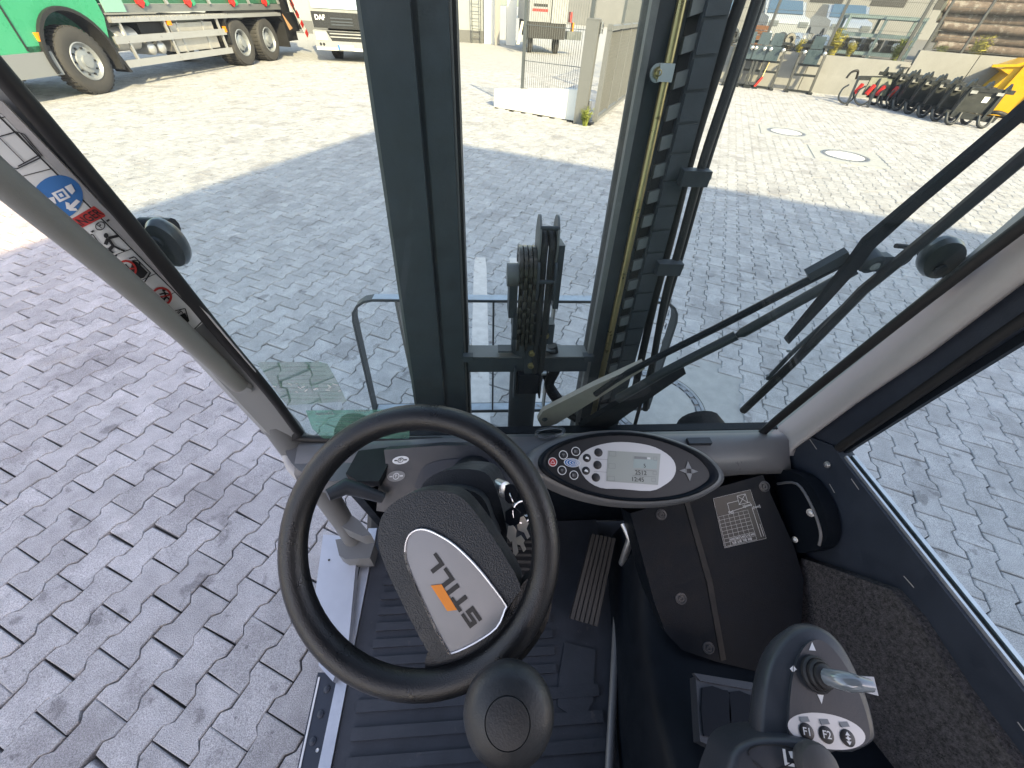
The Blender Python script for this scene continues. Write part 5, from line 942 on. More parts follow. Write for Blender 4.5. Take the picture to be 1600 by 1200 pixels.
bd = [(-0.0860,0.1705,1.3732),(-0.0834,0.1818,1.3825),(-0.0758,0.1870,1.3878),(-0.0646,0.1871,1.3898),(-0.0493,0.1811,1.3877),(-0.0313,0.1708,1.3826),(-0.0108,0.1541,1.3731),(0.0067,0.1365,1.3623),(0.0211,0.1204,1.3521),(0.0204,0.1164,1.3489),(0.0115,0.1032,1.3371),(-0.0112,0.0931,1.3253),(-0.0352,0.0870,1.3165),(-0.0413,0.0913,1.3189),(-0.0556,0.1121,1.3327),(-0.0723,0.1396,1.3513),(-0.0822,0.1578,1.3639)]
b = nb(); prism(b, closedsmooth(bd, 3), -NW * .006); ba = obj('badge', b, m_badge, wh, bevel=.0008)
b = nb(); cb = closedsmooth(bd, 3); mm = mean(cb); tube(b, [p + NW * .0004 for p in cb] + [cb[0] + NW * .0004], .0013, 6, False); obj('badge_rim', b, m_steel, ba)
O = V((-0.0037,0.1101,1.3408)); rd = V((-0.0525,0.1670,1.3770)) - O; TL = rd.length; rd.normalize(); hu = NW.cross(rd).normalized()
if hu.dot(V((-0.0460,0.1048,1.3295)) - O) < 0: hu = -hu
hgt = .0155; st_ = .29; k_ = TL / 6.0
def letter(rects, x0):
    b = nb()
    for (a0, a1, c0, c1) in rects: poly(b, [O + rd * k_ * (x0 + a) + hu * hgt * c for a, c in ((a0, c0), (a1, c0), (a1, c1), (a0, c1))])
    return obj('letter', b, m_ink, ba, 0)
letter([(0, 1.2, 0, .24), (.86, 1.2, .24, .40), (0, 1.2, .40, .62), (0, .34, .62, .78), (0, 1.2, .78, 1)], 0)
letter([(0, 1.2, .76, 1), (.43, .77, 0, .76)], 1.4); letter([(0, .36, 0, 1)], 2.85); letter([(0, .36, .24, 1), (0, 1.15, 0, .24)], 3.5); letter([(0, .36, .24, 1), (0, 1.15, 0, .24)], 4.85)
b = nb(); poly(b, [(-0.0578,0.1407,1.3558),(-0.0462,0.1408,1.3579),(-0.0298,0.1194,1.3439),(-0.0400,0.1192,1.3420)]); obj('orange_bar', b, m_orange, ba, 0)
kc = V((0.0204,0.0365,1.3460)); KN = (NW * .75 + (V((0, 0, 1.8)) - kc).normalized() * .5).normalized()
b = nb(); lathe(b, [(.012, -.05), (.016, -.024), (.028, -.018), (.0375, -.006), (.0405, .006), (.0382, .0155), (.030, .0225), (.0195, .0262), (.0190, .0254), (.0184, .0268), (.010, .0278), (.001, .0282)], kc, KN, 48); kb = obj('spinner_knob', b, m_knob, wh)
b = nb(); cyl(b, kc - KN * .055, kc - KN * .02, .010, 14); obj('knob_post', b, m_black, kb)
# ---- display pod
pod = [(0.1116,0.4421,1.1261),(0.1222,0.4599,1.1344),(0.1477,0.4752,1.1415),(0.1957,0.4893,1.1481),(0.2664,0.4970,1.1517),(0.3437,0.4931,1.1499),(0.4118,0.4755,1.1416),(0.4640,0.4519,1.1307),(0.4905,0.4255,1.1183),(0.4939,0.4049,1.1087),(0.4732,0.3889,1.1012),(0.4252,0.3726,1.0937),(0.3558,0.3653,1.0903),(0.2759,0.3686,1.0918),(0.2048,0.3829,1.0985),(0.1501,0.4049,1.1087),(0.1198,0.4242,1.1177)]
po = closedsmooth(pod, 3); pm = mean(po)
b = nb(); rg = [[p - NP * .07 + (pm - p) * .35 for p in po], [p - NP * .03 + (pm - p) * .05 for p in po], [p - NP * .008 for p in po], [p + NP * .002 + (pm - p) * .012 for p in po], [p + NP * .004 + (pm - p) * .045 for p in po], [p + NP * .001 + (pm - p) * .085 for p in po], [p - NP * .004 + (pm - p) * .10 for p in po]]
loft(b, rg); pd = obj('display_pod', b, m_black, fl, 60)
b = nb(); poly(b, [p - NP * .0035 + (pm - p) * .095 for p in po]); obj('pod_face', b, m_face, pd, 0)
# raised grey brow behind the pod
b = nb(); br_ = [p + (p - pm) * .10 for p in po]; rg = [[p - NP * .05 + (pm - p) * -.05 for p in br_], [p - NP * .016 for p in br_], [p - NP * .008 + (pm - p) * .06 for p in br_]]; loft(b, rg); obj('pod_brow', b, m_dash, pd, 60)
sv = closedsmooth([(0.1952,0.4393,1.1220),(0.2068,0.4584,1.1309),(0.2358,0.4714,1.1370),(0.2785,0.4781,1.1401),(0.3233,0.4760,1.1392),(0.3669,0.4665,1.1347),(0.3972,0.4473,1.1257),(0.4046,0.4275,1.1165),(0.3952,0.4086,1.1077),(0.3731,0.3949,1.1013),(0.3413,0.3852,1.0968),(0.2798,0.3903,1.0991),(0.2372,0.3936,1.1007),(0.2084,0.4106,1.1086)], 3)
b = nb(); poly(b, sv); fc = obj('silver_face', b, m_silver, pd, 0)
def pl2(name, pts, ma, h=.0006): b = nb(); poly(b, off(pts, NP, h)); return obj(name, b, ma, fc, 0)
pl2('lcd', [(0.2624,0.4622,1.1327),(0.3759,0.4539,1.1288),(0.3595,0.3953,1.1015),(0.2508,0.4049,1.1060)], m_lcd); pl2('lcd_field', [(0.3157,0.4465,1.1254),(0.3666,0.4417,1.1232),(0.3621,0.4249,1.1153),(0.3115,0.4284,1.1169)], m_lcd2, .0009)
PX = (V((0.3747,0.4524,1.1309)) - V((0.2616,0.4608,1.1348))).normalized()
def seg7(s, o, size): return text('lcd_digits', s, V(o) + NP * .0012, PX, NP, size, m_ink, fc)
seg7('2512', (0.3264,0.4185,1.1123), .0125); seg7('12:45', (0.3176,0.4063,1.1066), .0125); seg7('5', (0.3369,0.4314,1.1183), .011)
pl2('charge_bar', [(0.3177,0.4501,1.1271),(0.3440,0.4483,1.1262),(0.3431,0.4435,1.1240),(0.3169,0.4452,1.1248)], m_gink, .0012); pl2('charge_bar', [(0.3453,0.4477,1.1259),(0.3521,0.4469,1.1256),(0.3515,0.4433,1.1239),(0.3446,0.4440,1.1242)], m_sticker, .0012)
def small(name, pts, ma): b = nb(); pts = off(pts, NP, .0012); [line(b, p, q, .0006, NP) for p, q in zip(pts, pts[1:] + pts[:1])]; return obj(name, b, ma, fc, 0)
for q in ([(0.2650,0.4603,1.1318),(0.2787,0.4595,1.1314),(0.2775,0.4509,1.1274),(0.2638,0.4518,1.1278)], [(0.2605,0.4373,1.1211),(0.2741,0.4364,1.1207),(0.2729,0.4280,1.1168),(0.2594,0.4289,1.1172)], [(0.2547,0.4142,1.1103),(0.2695,0.4133,1.1099),(0.2684,0.4051,1.1060),(0.2536,0.4060,1.1065)], [(0.3593,0.4480,1.1261),(0.3663,0.4474,1.1258),(0.3650,0.4406,1.1226),(0.3581,0.4412,1.1229)], [(0.3530,0.4203,1.1131),(0.3612,0.4196,1.1128),(0.3602,0.4141,1.1103),(0.3520,0.4148,1.1106)], [(0.3481,0.4085,1.1076),(0.3563,0.4079,1.1074),(0.3551,0.4012,1.1043),(0.3470,0.4019,1.1046)]): small('lcd_icon', q, m_gink)
for q in ([(0.2315,0.4470,1.1256),(0.2601,0.4446,1.1245)], [(0.2274,0.4237,1.1147),(0.2543,0.4213,1.1136)], [(0.3137,0.4247,1.1152),(0.3615,0.4213,1.1136)], [(0.3079,0.4142,1.1103),(0.3568,0.4106,1.1086)]): small('print_line', q, m_gink)
def disc(name, c, e, ma, parent, h=.0012, ring=None, k=1.):
    c, e = V(c), V(e); r = (e - c).length * k; x, y = perp(NP); b = nb(); lathe(b, [(r, -.001), (r, h * .6), (r * .88, h), (.0005, h)], c, NP, 20); o = obj(name, b, ma, parent)
    if ring: b = nb(); ringflat(b, c + NP * (h + .0003), x * r, y * r, .16, 20); obj('button_ring', b, ring, o, 0)
    return o
for c, e in (((0.2412,0.4590,1.1312), (0.2502,0.4588,1.1311)), ((0.2363,0.4354,1.1202), (0.2452,0.4352,1.1201)), ((0.2301,0.4124,1.1095), (0.2389,0.4122,1.1094))): disc('soft_key', c, e, m_face, fc)
for c, e in (((0.2153,0.4491,1.1266), (0.2241,0.4489,1.1265)), ((0.2107,0.4253,1.1155), (0.2192,0.4251,1.1154))):
    d_ = disc('function_key', c, e, m_face, fc); c = V(c) + NP * .0016; q = PX * .0042; r_ = NP.cross(PX) * .003; b = nb(); poly(b, [c - q - r_ * .4, c + q - r_, c + q * .8 + r_ * .3, c - q * .2 + r_]); obj('key_symbol', b, m_wink, d_, 0)
for i, (c, e) in enumerate((((0.1655,0.4556,1.1296), (0.1750,0.4554,1.1295)), ((0.1927,0.4618,1.1325), (0.2023,0.4616,1.1324)), ((0.1603,0.4270,1.1163), (0.1697,0.4268,1.1162)), ((0.1843,0.4176,1.1119), (0.1936,0.4174,1.1118)))):
    d_ = disc('switch_key', c, e, m_face, pd, ring=m_wink); c = V(c) + NP * .0017; q = PX * .0040; r_ = NP.cross(PX) * .0036; b = nb()
    for u0, u1, v0, v1 in (((-.6, .6, .45, .7), (-.6, -.35, -.2, .45), (.35, .6, -.2, .45), (-.15, .15, -.9, .3)), ((-.8, -.1, -.8, .8), (.1, .8, .5, .7), (.1, .8, .0, .2), (.1, .8, -.6, -.4)))[i % 2]: poly(b, [c + q * u + r_ * v for u, v in ((u0, v0), (u1, v0), (u1, v1), (u0, v1))])
    obj('key_symbol', b, m_gink, d_, 0)
d_ = disc('hazard_key', (0.1421,0.4428,1.1237), (0.1515,0.4426,1.1236), m_red, pd, ring=m_wink); c = V((0.1421,0.4428,1.1237)) + NP * .0017
b = nb(); q = PX * .0046; r_ = NP.cross(PX) * .0044; tri = [c + r_, c - q - r_ * .7, c + q - r_ * .7]; [line(b, p, s_, .0009, NP) for p, s_ in zip(tri, tri[1:] + tri[:1])]; obj('hazard_triangle', b, m_wink, d_, 0)
c = V((0.1831,0.4406,1.1229)); ex, ey = V((0.2006,0.4390,1.1222)) - c, V((0.1839,0.4490,1.1269)) - c
b = nb(); poly(b, ellipse(c, ex, ey, 26)); bl = obj('blue_symbol', b, m_blue, pd, 0); b = nb()
for k, w_ in ((1.0, .1), (.78, .13), (.52, .2), (.26, .35)): ringflat(b, c + ex * (1 - k) * .35 + NP * .0005, ex * k, ey * k, w_, 24)
obj('symbol_rings', b, m_wink, bl, 0)
c = V((0.4310,0.4197,1.1129)); q = PX * .0125; r_ = NP.cross(PX) * .0165
for a_, s_ in (((0, 1), (.33, 0)), ((0, -1), (.33, 0)), ((1.3, 0), (0, .27)), ((-1.3, 0), (0, .27))):
    tip = c + q * a_[0] * 1.25 + r_ * a_[1] * 1.25; base = c + q * a_[0] * .42 + r_ * a_[1] * .36; w1 = q * s_[0] * 1.5 + r_ * s_[1] * 1.1
    b = nb(); prism(b, [tip, base + w1, base - w1], NP * .0012); obj('arrow_key', b, m_gink, pd, 0)
b = nb(); [line(b, p, s_, .0012, NP) for p, s_ in (lambda z: zip(z, z[1:] + z[:1]))([c + NP * .001 + q * u * .42 + r_ * v * .32 for u, v in ((-1, -1), (1, -1), (1, 1), (-1, 1))])]; obj('enter_key', b, m_gink, pd, 0)
# ---- fuse cover with load chart
fp = [(0.3376,0.3993,0.9700),(0.4645,0.4199,1.0020),(0.6466,0.4456,1.0454),(0.6574,0.4088,1.0225),(0.6907,0.3136,0.9643),(0.7012,0.2541,0.9264),(0.6800,0.1757,0.8713),(0.5794,0.1108,0.8138),(0.4945,0.1326,0.8160),(0.4245,0.1559,0.8213),(0.3927,0.1873,0.8375),(0.3738,0.2400,0.8697),(0.3586,0.3075,0.9122)]
b = nb(); prism(b, fp, -NF * .10); fcv = obj('fuse_cover', b, m_black, fl, bevel=.008, seg=3)
b = nb(); prism(b, [(0.4605,0.4149,0.9994),(0.4709,0.4165,1.0019),(0.5032,0.2685,0.9085),(0.5133,0.1353,0.8217),(0.5023,0.1340,0.8192),(0.4913,0.2639,0.9037)], NF * .002); obj('cover_rib', b, m_rubber, fcv, bevel=.0008, seg=1)
for p in ((0.4069,0.3913,0.9748), (0.6457,0.4240,1.0310), (0.4327,0.2412,0.8790), (0.4804,0.1562,0.8296)):
    b = nb(); lathe(b, [(.0125, 0), (.0122, .002), (.009, .0024), (.0086, .0005), (.0055, .0005), (.0052, .003), (.003, .003), (.0025, .001)], p, NF, 20); obj('cover_screw', b, m_armgrey, fcv)
ch4 = [V(p) for p in [(0.5269,0.4107,1.0062),(0.6126,0.4203,1.0249),(0.6327,0.3302,0.9681),(0.5391,0.3205,0.9481)]]
def chp(u, v): return ch4[0].lerp(ch4[1], u).lerp(ch4[3].lerp(ch4[2], u), v) + NF * .0008
def chl(bm, a, c_, w_=.00042): return line(bm, chp(*a), chp(*c_), w_, NF)
b = nb(); poly(b, [chp(0, 0) - NF * .0004, chp(1, 0) - NF * .0004, chp(1, 1) - NF * .0004, chp(0, 1) - NF * .0004]); lc_ = obj('load_chart', b, mat('chart_film', (.016, .017, .019), .3), fcv, 0)
b = nb()
for a, c_ in (((0, 0), (1, 0)), ((1, 0), (1, 1)), ((0, 1), (1, 1)), ((0, 0), (0, 1))): chl(b, a, c_, .0004)
for k in range(9): chl(b, (.03, .38 + k * .075), (.78, .38 + k * .075))
for u in (.03, .155, .28, .405, .53, .655, .78): chl(b, (u, .38), (u, .98))
for a, c_ in (((.62, .06), (.84, .06)), ((.84, .06), (.84, .24)), ((.84, .24), (.62, .24)), ((.62, .24), (.62, .06)), ((.62, .06), (.84, .24)), ((.84, .06), (.62, .24)), ((.33, .16), (.62, .16)), ((.33, .16), (.33, .34)), ((.3, .34), (.92, .30)), ((.9, .36), (.9, .95)), ((.96, .7), (.96, .95)), ((.6, .24), (.9, .24))): chl(b, a, c_, .0008)
obj('chart_lines', b, m_wink, lc_, 0)
CXD = (ch4[1] - ch4[0]).normalized()
for s_, u, v in (('[kg]', .36, .345), ('h[mm]', .80, .29), ('c[mm]', 1.0, .36)): text('chart_lettering', s_, chp(u, v) + NF * .0003, CXD, NF, .0075, m_wink, lc_)
for r_, row in enumerate((('600', '580', '540', '510', '490'), ('500', '600', '700', '800'))):
    for k, s_ in enumerate(row): text('chart_lettering', s_, chp(.22 + k * .125 + .03 * r_, .87 + r_ * .075) + NF * .0003, CXD, NF, .0065, m_wink, lc_)
# ---- floor
FZ = .62
b = nb(); lohi(b, (-.331, -.9, FZ - .035), (.36, .55, FZ)); fm = obj('floor_mat', b, m_mat_, fl, bevel=.004)
def rib(x0, x1, y, h=.024):
    b = nb(); lohi(b, (x0, y - h / 2, FZ - .001), (x1, y + h / 2, FZ + .009)); return obj('mat_rib', b, m_mat_, fm, bevel=.004, seg=3)
for y in (.425, .388, .351, .314, .277, .240, .203, .166): rib(-.285, .175, y, .018)
for y in (.118, .070, .022, -.03, -.08): rib(-.300, .272, y, .022)
b = nb(); prism(b, [(0.2049,0.2196,0.6220),(0.2821,0.1990,0.6220),(0.2541,0.0979,0.6220),(0.2342,0.0756,0.6220),(0.2016,0.0728,0.6220),(0.1682,0.0931,0.6220),(0.1790,0.1460,0.6220)], (0, 0, .005)); obj('heel_pad', b, m_mat_, fm, bevel=.002)
b = nb(); lohi(b, (-.358, -.9, FZ - .03), (-.332, .545, FZ + .006)); sl_ = obj('sill_strip', b, m_alu, fl, bevel=.002)
b = nb(); prism(b, [(-0.4112,0.1899,0.6000),(-0.3629,0.1874,0.6000),(-0.3410,-0.0386,0.6000),(-0.4048,-0.0347,0.6000)], (0, 0, .012)); ed = obj('step_edge', b, m_navy, fl, bevel=.002)
b = nb(); beam(b, V((-0.4049,0.1803,0.6120)), V((-0.3994,-0.0344,0.6120)), .004, .004); obj('chipped_edge', b, m_wink, ed)
for p in ((-0.3800,0.1556,0.6120), (-0.3820,0.1102,0.6120), (-0.3858,0.0647,0.6120)): b = nb(); lathe(b, [(.008, 0), (.007, .003), (.003, .005), (.0005, .0052)], p, (0, 0, 1), 14); obj('grip_stud', b, m_navy, ed)
b = nb(); lathe(b, [(.004, 0), (.003, .002), (.0015, .001)], (-0.3717,0.0494,0.6120), (0, 0, 1), 10); obj('rivet', b, m_alu, ed)
b = nb(); prism(b, [(-0.4771,0.5179,0.6550),(-0.4107,0.5096,0.6550),(-0.3735,0.5081,0.6550),(-0.3397,0.2454,0.6550),(-0.3570,0.1637,0.6550),(-0.3981,0.1963,0.6550),(-0.4526,0.3523,0.6550)], (0, 0, -.03)); pp_ = obj('step_plate', b, m_plate, fl, bevel=.004)
b = nb(); lathe(b, [(.003, 0), (.003, .001), (.0005, .001)], (-0.4401,0.4424,0.6560), (0, 0, 1), 8); obj('plate_hole', b, m_ink, pp_)
b = nb(); prism(b, [(-0.4207,0.4814,0.7000),(-0.3273,0.4907,0.7000),(-0.3098,0.4644,0.7000),(-0.3146,0.4260,0.7000),(-0.3792,0.4253,0.7000),(-0.3989,0.4363,0.7000)], (0, 0, -.06)); obj('post_foot', b, m_post, fl, bevel=.006)
b = nb(); prism(b, [(-0.4445,0.5522,0.8000),(-0.3955,0.5278,0.8000),(-0.3361,0.4892,0.8000),(-0.2946,0.4476,0.8000),(-0.3164,0.4434,0.8000),(-0.3636,0.4656,0.8000),(-0.4225,0.5030,0.8000)], (0, 0, -.05)); obj('column_foot_cover', b, m_post, fl, bevel=.006)
# pedals
pn = V((0, -.5, .87)).normalized()
pq = [V(p) for p in [(0.2988,0.4480,0.7000),(0.3652,0.4324,0.7000),(0.2804,0.2346,0.7000),(0.2124,0.2562,0.7000)]]; pq = [p + V((0, 0, .05 if i < 2 else 0)) for i, p in enumerate(pq)]
pnn = (pq[1] - pq[0]).cross(pq[3] - pq[0]).normalized(); pnn = pnn if pnn.z > 0 else -pnn
b = nb(); prism(b, pq, -pnn * .014); pe = obj('accelerator_pedal', b, m_rubber, fl, bevel=.003)
m_rib = mat('pedal_rib_rubber', (.06, .056, .052), .6, vary=.2, vscale=60)
for k in range(6):
    t = (k + .5) / 6; b = nb(); beam(b, pq[0].lerp(pq[1], t) - pnn * .001, pq[3].lerp(pq[2], t) - pnn * .001, .0085, .009, pnn); obj('pedal_rib', b, m_rib, pe, bevel=.0015, seg=1)
bq = [V(p) for p in [(0.0612,0.4476,0.7400),(0.1612,0.4438,0.7400),(0.1386,0.3344,0.7400),(0.0527,0.3428,0.7400)]]; b = nb(); prism(b, bq, (0, 0, -.015)); bp_ = obj('brake_pedal', b, m_rubber, fl, bevel=.003)
for k in range(6): t = (k + .5) / 6; b = nb(); beam(b, bq[0].lerp(bq[3], t), bq[1].lerp(bq[2], t), .006, .008); obj('pedal_rib', b, m_rib, bp_, bevel=.0015, seg=1)
b = nb(); tube(b, [V((0.3616,0.4297,0.8500)), V((0.3711,0.3932,0.8400)), V((0.3755,0.3766,0.7200))], .010, 10); obj('pedal_shaft', b, m_galv, fl)
# ---- console to the right of the floor: smooth moulded flank with tray
# flank cross sections, front to rear, dropping from the tray level to the floor
rg = []
for y, xi, zt in ((.47, .372, .86), (.36, .355, .84), (.24, .335, .80), (.15, .318, .80), (.06, .300, .83), (-.05, .285, .88), (-.20, .27, .93), (-.45, .26, .98)):
    rg.append([V((xi, y, .60)), V((xi + .004, y, .66)), V((xi + .016, y, .72)), V((xi + .030, y, zt - .03)), V((xi + .052, y, zt - .004)), V((xi + .12, y, zt)), V((.735, y, zt)), V((.735, y, .60))])
b = nb(); loft(b, rg); cn = obj('side_console', b, m_black, fl, 70)
b = nb(); tube(b, smoothpath([(0.4043,0.4380,0.6400),(0.3827,0.3698,0.6400),(0.3542,0.2731,0.6400),(0.3160,0.1492,0.6400),(0.2865,0.0558,0.6400),(0.2610,-0.0251,0.6400)], 3), .010, 10); obj('console_edge', b, m_dash, cn)
tq = [V(p) for p in [(0.3878,0.0983,0.9300),(0.4930,0.0777,0.9300),(0.4382,-0.0257,0.9300),(0.3598,0.0110,0.9300)]]
b = nb(); prism(b, tq, (0, 0, -.03)); ty = obj('switch_tray', b, m_armgrey, cn, bevel=.003)
for pts in ([(0.3913,0.0805,0.9360),(0.4275,0.0749,0.9360),(0.4360,0.0672,0.9360),(0.4140,0.0141,0.9360),(0.4040,0.0099,0.9360),(0.3732,0.0164,0.9360),(0.3681,0.0231,0.9360)], [(0.4381,0.0716,0.9360),(0.4736,0.0652,0.9360),(0.4793,0.0578,0.9360),(0.4531,0.0039,0.9360),(0.4179,0.0059,0.9360),(0.4143,0.0125,0.9360)]): b = nb(); prism(b, closedsmooth(pts, 2), (0, 0, -.012)); obj('rocker_pad', b, m_black, ty, bevel=.003)
b = nb(); prism(b, [tq[0] + V((-.004, .004, .004)), tq[1] + V((0, .004, .004)), tq[1] + V((0, -.008, .004)), tq[0] + V((.004, -.008, .004))], (0, 0, -.01)); obj('tray_lip', b, m_armgrey, ty, bevel=.002)
# ---- armrest head with mini lever
ao = closedsmooth([(0.2571,-0.0326,1.2691),(0.2733,0.0070,1.2822),(0.2871,0.0358,1.2918),(0.3058,0.0638,1.3016),(0.3294,0.0842,1.3096),(0.3553,0.0943,1.3148),(0.3788,0.0911,1.3158),(0.3923,0.0763,1.3126),(0.3974,0.0543,1.3066),(0.3986,0.0291,1.2992),(0.3941,0.0046,1.2916),(0.3868,-0.0044,1.2883),(0.3630,-0.0104,1.2846),(0.3371,-0.0107,1.2823),(0.3010,-0.0352,1.2721)], 3); am = mean(ao)
b = nb(); rg = [[p - NA * .055 + (am - p) * .55 for p in ao], [p - NA * .026 + (am - p) * .10 for p in ao], [p - NA * .008 for p in ao], [p + NA * .002 + (am - p) * .03 for p in ao], [p + NA * .006 + (am - p) * .10 for p in ao]]
loft(b, rg); ah = obj('armrest_head', b, m_armgrey, fl, 75)
at_ = closedsmooth([(0.3011,0.0060,1.2915),(0.3128,0.0335,1.3006),(0.3267,0.0560,1.3084),(0.3435,0.0730,1.3148),(0.3590,0.0793,1.3180),(0.3711,0.0746,1.3176),(0.3797,0.0597,1.3140),(0.3845,0.0384,1.3081),(0.3838,0.0154,1.3013),(0.3789,0.0005,1.2964),(0.3670,-0.0053,1.2937),(0.3412,-0.0056,1.2915),(0.3118,0.0007,1.2909)], 3)
b = nb(); prism(b, at_, NA * .004); tp = obj('armrest_panel', b, m_armgrey, ah, bevel=.001, seg=1)
AX = (V((0.3771,0.0006,1.2953)) - V((0.3063,0.0143,1.2934))).normalized()
c = V((0.3379,0.0064,1.2994)); ex, ey = V((0.3734,-0.0013,1.3002)) - c, V((0.3465,0.0183,1.3037)) - c
b = nb(); poly(b, ellipse(c, ex, ey, 40)); wv = obj('white_key_field', b, m_silver, tp, 0)
for p, e, s_ in (((0.3181,0.0071,1.2982), (0.3250,0.0067,1.2987), 'F1'), ((0.3365,0.0037,1.2987), (0.3434,0.0033,1.2992), 'F2'), ((0.3561,0.0002,1.2994), (0.3629,-0.0002,1.2998), '')):
    p = V(p); r_ = (V(e) - p).length; b = nb(); lathe(b, [(r_, 0), (r_, .0006), (r_ * .9, .001), (.0003, .001)], p, NA, 24); kk = obj('function_key', b, m_face, wv)
    if s_: text('key_lettering', s_, p + NA * .0013, AX, NA, r_ * 1.25, m_wink, kk, .015)
    else:
        q, y_ = AX * r_ * .35, NA.cross(AX) * r_ * .35; b = nb(); poly(b, [p + NA * .0013 + y_ * 2.2, p + NA * .0013 + y_ * .9 - q, p + NA * .0013 + y_ * .9 + q]); poly(b, [p + NA * .0013 - y_ * 2.2, p + NA * .0013 - y_ * .9 + q, p + NA * .0013 - y_ * .9 - q]); line(b, p + NA * .0012 - y_ * .7, p + NA * .0012 + y_ * .7, .0015, NA); poly(b, [p + NA * .0013 - q * 1.2, p + NA * .0013 + y_ * .5, p + NA * .0013 + q * 1.2, p + NA * .0013 - y_ * .5]); obj('arrow_symbol', b, m_wink, kk, 0)
for p in ((0.3199,0.0160,1.3010), (0.3388,0.0130,1.3017), (0.3575,0.0100,1.3023)):
    b = nb(); box(b, V(p), (.0085, .004, .0016)); obj('indicator_window', b, m_gink, wv, bevel=.0006, seg=1)
for pts in ([(0.3541,0.0764,1.3216),(0.3477,0.0697,1.3190),(0.3549,0.0687,1.3193)], [(0.3409,0.0339,1.3079),(0.3472,0.0330,1.3082),(0.3422,0.0263,1.3058)], [(0.3211,0.0557,1.3127),(0.3255,0.0581,1.3137),(0.3234,0.0529,1.3120)], [(0.3262,0.0580,1.3138),(0.3282,0.0547,1.3130),(0.3241,0.0529,1.3121)]): b = nb(); poly(b, pts); obj('direction_mark', b, m_wink, tp, 0)
jc = V((0.3463,0.0500,1.3127)); jd = (NA + AX * .18 + V((0, 0, 0))).normalized()
b = nb(); lathe(b, [(.0165, 0), (.0168, .003), (.0150, .005), (.0138, .0045), (.0138, .008), (.0122, .010), (.0112, .0095), (.0110, .013), (.0092, .0145), (.0075, .015)], jc, jd, 28); bo = obj('mini_lever', b, m_boot, ah)
j1 = jc + jd * .014; b = nb(); tube(b, [j1, j1 + jd * .012, j1 + jd * .018 + AX * .006, j1 + jd * .020 + AX * .015, j1 + jd * .019 + AX * .024], [.0078, .0084, .0088, .0066, .0056], 16); obj('lever_grip', b, m_lever, bo, 80)
b = nb(); prism(b, [j1 + jd * .014 + AX * .013 + NA.cross(AX) * .006, j1 + jd * .013 + AX * .030 + NA.cross(AX) * .0075, j1 + jd * .013 + AX * .030 - NA.cross(AX) * .0075, j1 + jd * .014 + AX * .013 - NA.cross(AX) * .006], jd * .0055); obj('lever_tip', b, m_lever, bo, bevel=.0015)
lo_ = closedsmooth([(0.2200,-0.0379,1.2853),(0.2298,-0.0113,1.2940),(0.2410,-0.0001,1.2983),(0.2616,0.0050,1.3015),(0.2927,0.0041,1.3038),(0.3188,-0.0011,1.3045),(0.3301,-0.0107,1.3026),(0.3208,-0.0437,1.2921)], 3); lm_ = mean(lo_)
b = nb(); loft(b, [[p - NA * .05 for p in lo_], [p - NA * .004 for p in lo_], [p + NA * .002 + (lm_ - p) * .05 for p in lo_], [p + NA * .003 + (lm_ - p) * .2 for p in lo_]]); al = obj('armrest_front', b, m_armgrey, ah, 75)
b = nb(); tube(b, closedsmooth([(0.2496,-0.0060,1.3009),(0.2578,-0.0003,1.3033),(0.2825,-0.0009,1.3052),(0.2985,-0.0071,1.3047),(0.2900,-0.0127,1.3023),(0.2637,-0.0176,1.2987)], 3), .0006, 5, False); obj('panel_groove', b, m_ink, al)
b = nb(); c = V((0.2861,-0.0099,1.3031)); q, y_ = AX * .0045, NA.cross(AX) * .006
poly(b, [c - q + y_, c - q * .4 + y_, c - q * .4 - y_ * .6, c - q - y_ * .6]); poly(b, [c - q - y_ * .6, c + q - y_ * .6, c + q - y_ * 1., c - q - y_ * 1.]); poly(b, [c + q * .2 + y_ * .8, c + q + y_ * .9, c + q * 1.2, c + q * .5]); obj('tilt_symbol', b, m_wink, al, 0)
kc2 = V((0.3022,-0.0156,1.3156)); b = nb(); lathe(b, [(.010, -.02), (.0165, -.004), (.0175, .002), (.016, .007), (.010, .0095), (.001, .010)], kc2, NA, 28); obj('lever_knob', b, mat('grey_knob', (.055, .055, .056), .5, bump=.3, bscale=500, dist=.0006), al)

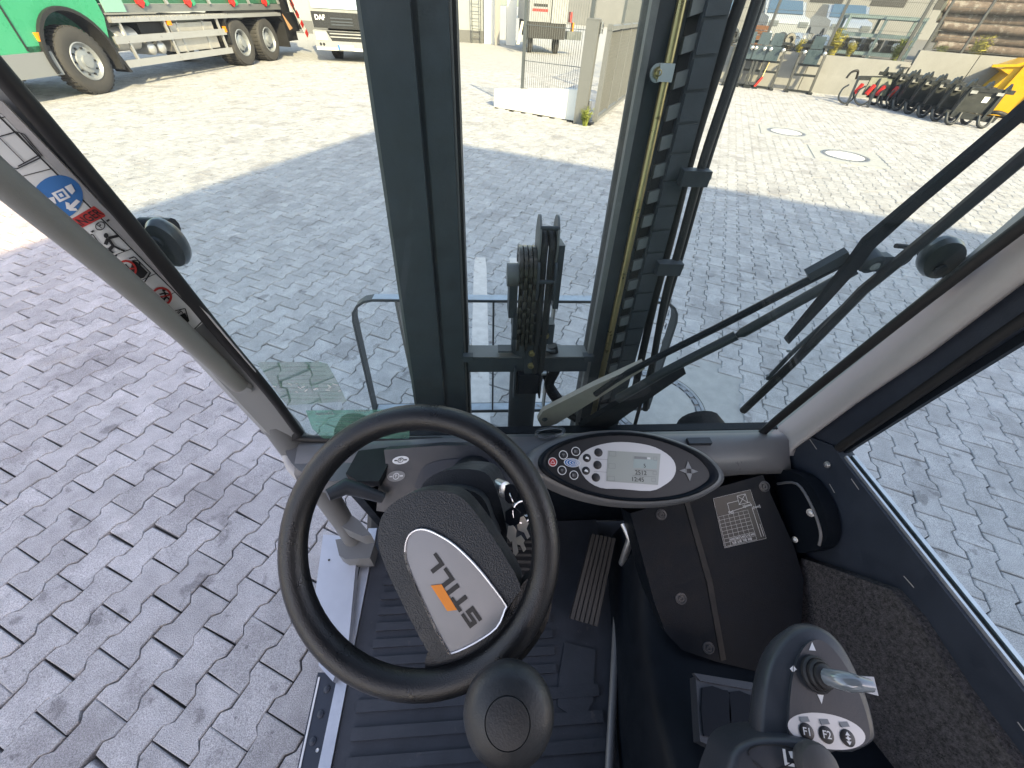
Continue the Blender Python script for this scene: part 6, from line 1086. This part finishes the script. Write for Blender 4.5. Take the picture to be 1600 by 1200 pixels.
# ================================================================ KEYS IN THE IGNITION
kz = V((0.0378,0.2645,1.3197))
kt = thing('key_bunch', 'bunch of metal keys hanging from the ignition beside the steering column', 'keys', kz)
b = nb(); lathe(b, [(.011, -.012), (.011, .004), (.007, .006)], kz + V((-.012, .01, -.002)), (.6, -.6, .5), 18); obj('ignition_lock', b, m_galv, cs_)
def kq(p): return V(p) - kz
b = nb(); prism(b, closedsmooth([kq(p) for p in [(0.0281,0.2646,1.3438),(0.0416,0.2634,1.3451),(0.0431,0.2516,1.3361),(0.0362,0.2457,1.3303),(0.0279,0.2503,1.3325)]], 2), NW * .006); obj('key_head', b, m_black, kt, bevel=.0015)
def ring(name, c, r, n_, w_=.0009):
    x, y = perp(n_); b = nb(); rg = []
    for k in range(21): a = 2 * math.pi * k / 20; d = x * math.cos(a) + y * math.sin(a); rg.append([V(c) + d * r + (d * math.cos(t) + V(n_).normalized() * math.sin(t)) * w_ for t in [q * math.pi / 3 for q in range(6)]])
    loft(b, rg, False); return obj(name, b, m_steel, kt)
ring('key_ring', kq((0.0360,0.2485,1.3389)), .008, (.8, .2, .3)); ring('key_ring', kq((0.0503,0.2401,1.3155)), .014, (.3, -.5, .7), .0012); ring('chain_ring', kq((0.0587,0.2354,1.3133)), .007, (.1, .8, .5)); ring('chain_ring', kq((0.0619,0.2273,1.3075)), .006, (.9, .2, .2))
b = nb(); prism(b, [kq(p) for p in [(0.0282,0.2433,1.3143),(0.0385,0.2476,1.3194),(0.0486,0.2402,1.3153),(0.0467,0.2299,1.3070),(0.0364,0.2269,1.3029),(0.0280,0.2328,1.3061)]], NW * .007); obj('key_fob', b, m_black, kt, bevel=.002)
for bow, blade in (([(0.0310,0.2252,1.3070),(0.0377,0.2259,1.3087),(0.0418,0.2204,1.3051),(0.0408,0.2115,1.2980),(0.0340,0.2095,1.2953),(0.0291,0.2151,1.2988)], [(0.0358,0.2120,1.2975),(0.0408,0.2122,1.2985),(0.0438,0.1986,1.2884),(0.0404,0.1950,1.2850),(0.0371,0.1978,1.2867)]), ([(0.0416,0.2330,1.3085),(0.0519,0.2360,1.3126),(0.0585,0.2276,1.3072),(0.0532,0.2190,1.2995),(0.0448,0.2223,1.3007)], [(0.0499,0.2232,1.3022),(0.0550,0.2240,1.3038),(0.0598,0.2146,1.2972),(0.0564,0.2123,1.2948)]), ([(0.0420,0.2189,1.2847),(0.0489,0.2209,1.2875),(0.0539,0.2153,1.2839),(0.0504,0.2103,1.2795),(0.0435,0.2122,1.2798)], [(0.0470,0.2119,1.2801),(0.0522,0.2128,1.2817),(0.0554,0.2060,1.2769),(0.0519,0.2037,1.2745)])):
    b = nb(); prism(b, [kq(p) for p in bow], NW * .0022); k1 = obj('key', b, m_key, kt, bevel=.0004, seg=1); b = nb(); prism(b, [kq(p) for p in blade], NW * .0018); obj('key_blade', b, m_key, k1, bevel=.0003, seg=1)
bpy.context.view_layer.update()
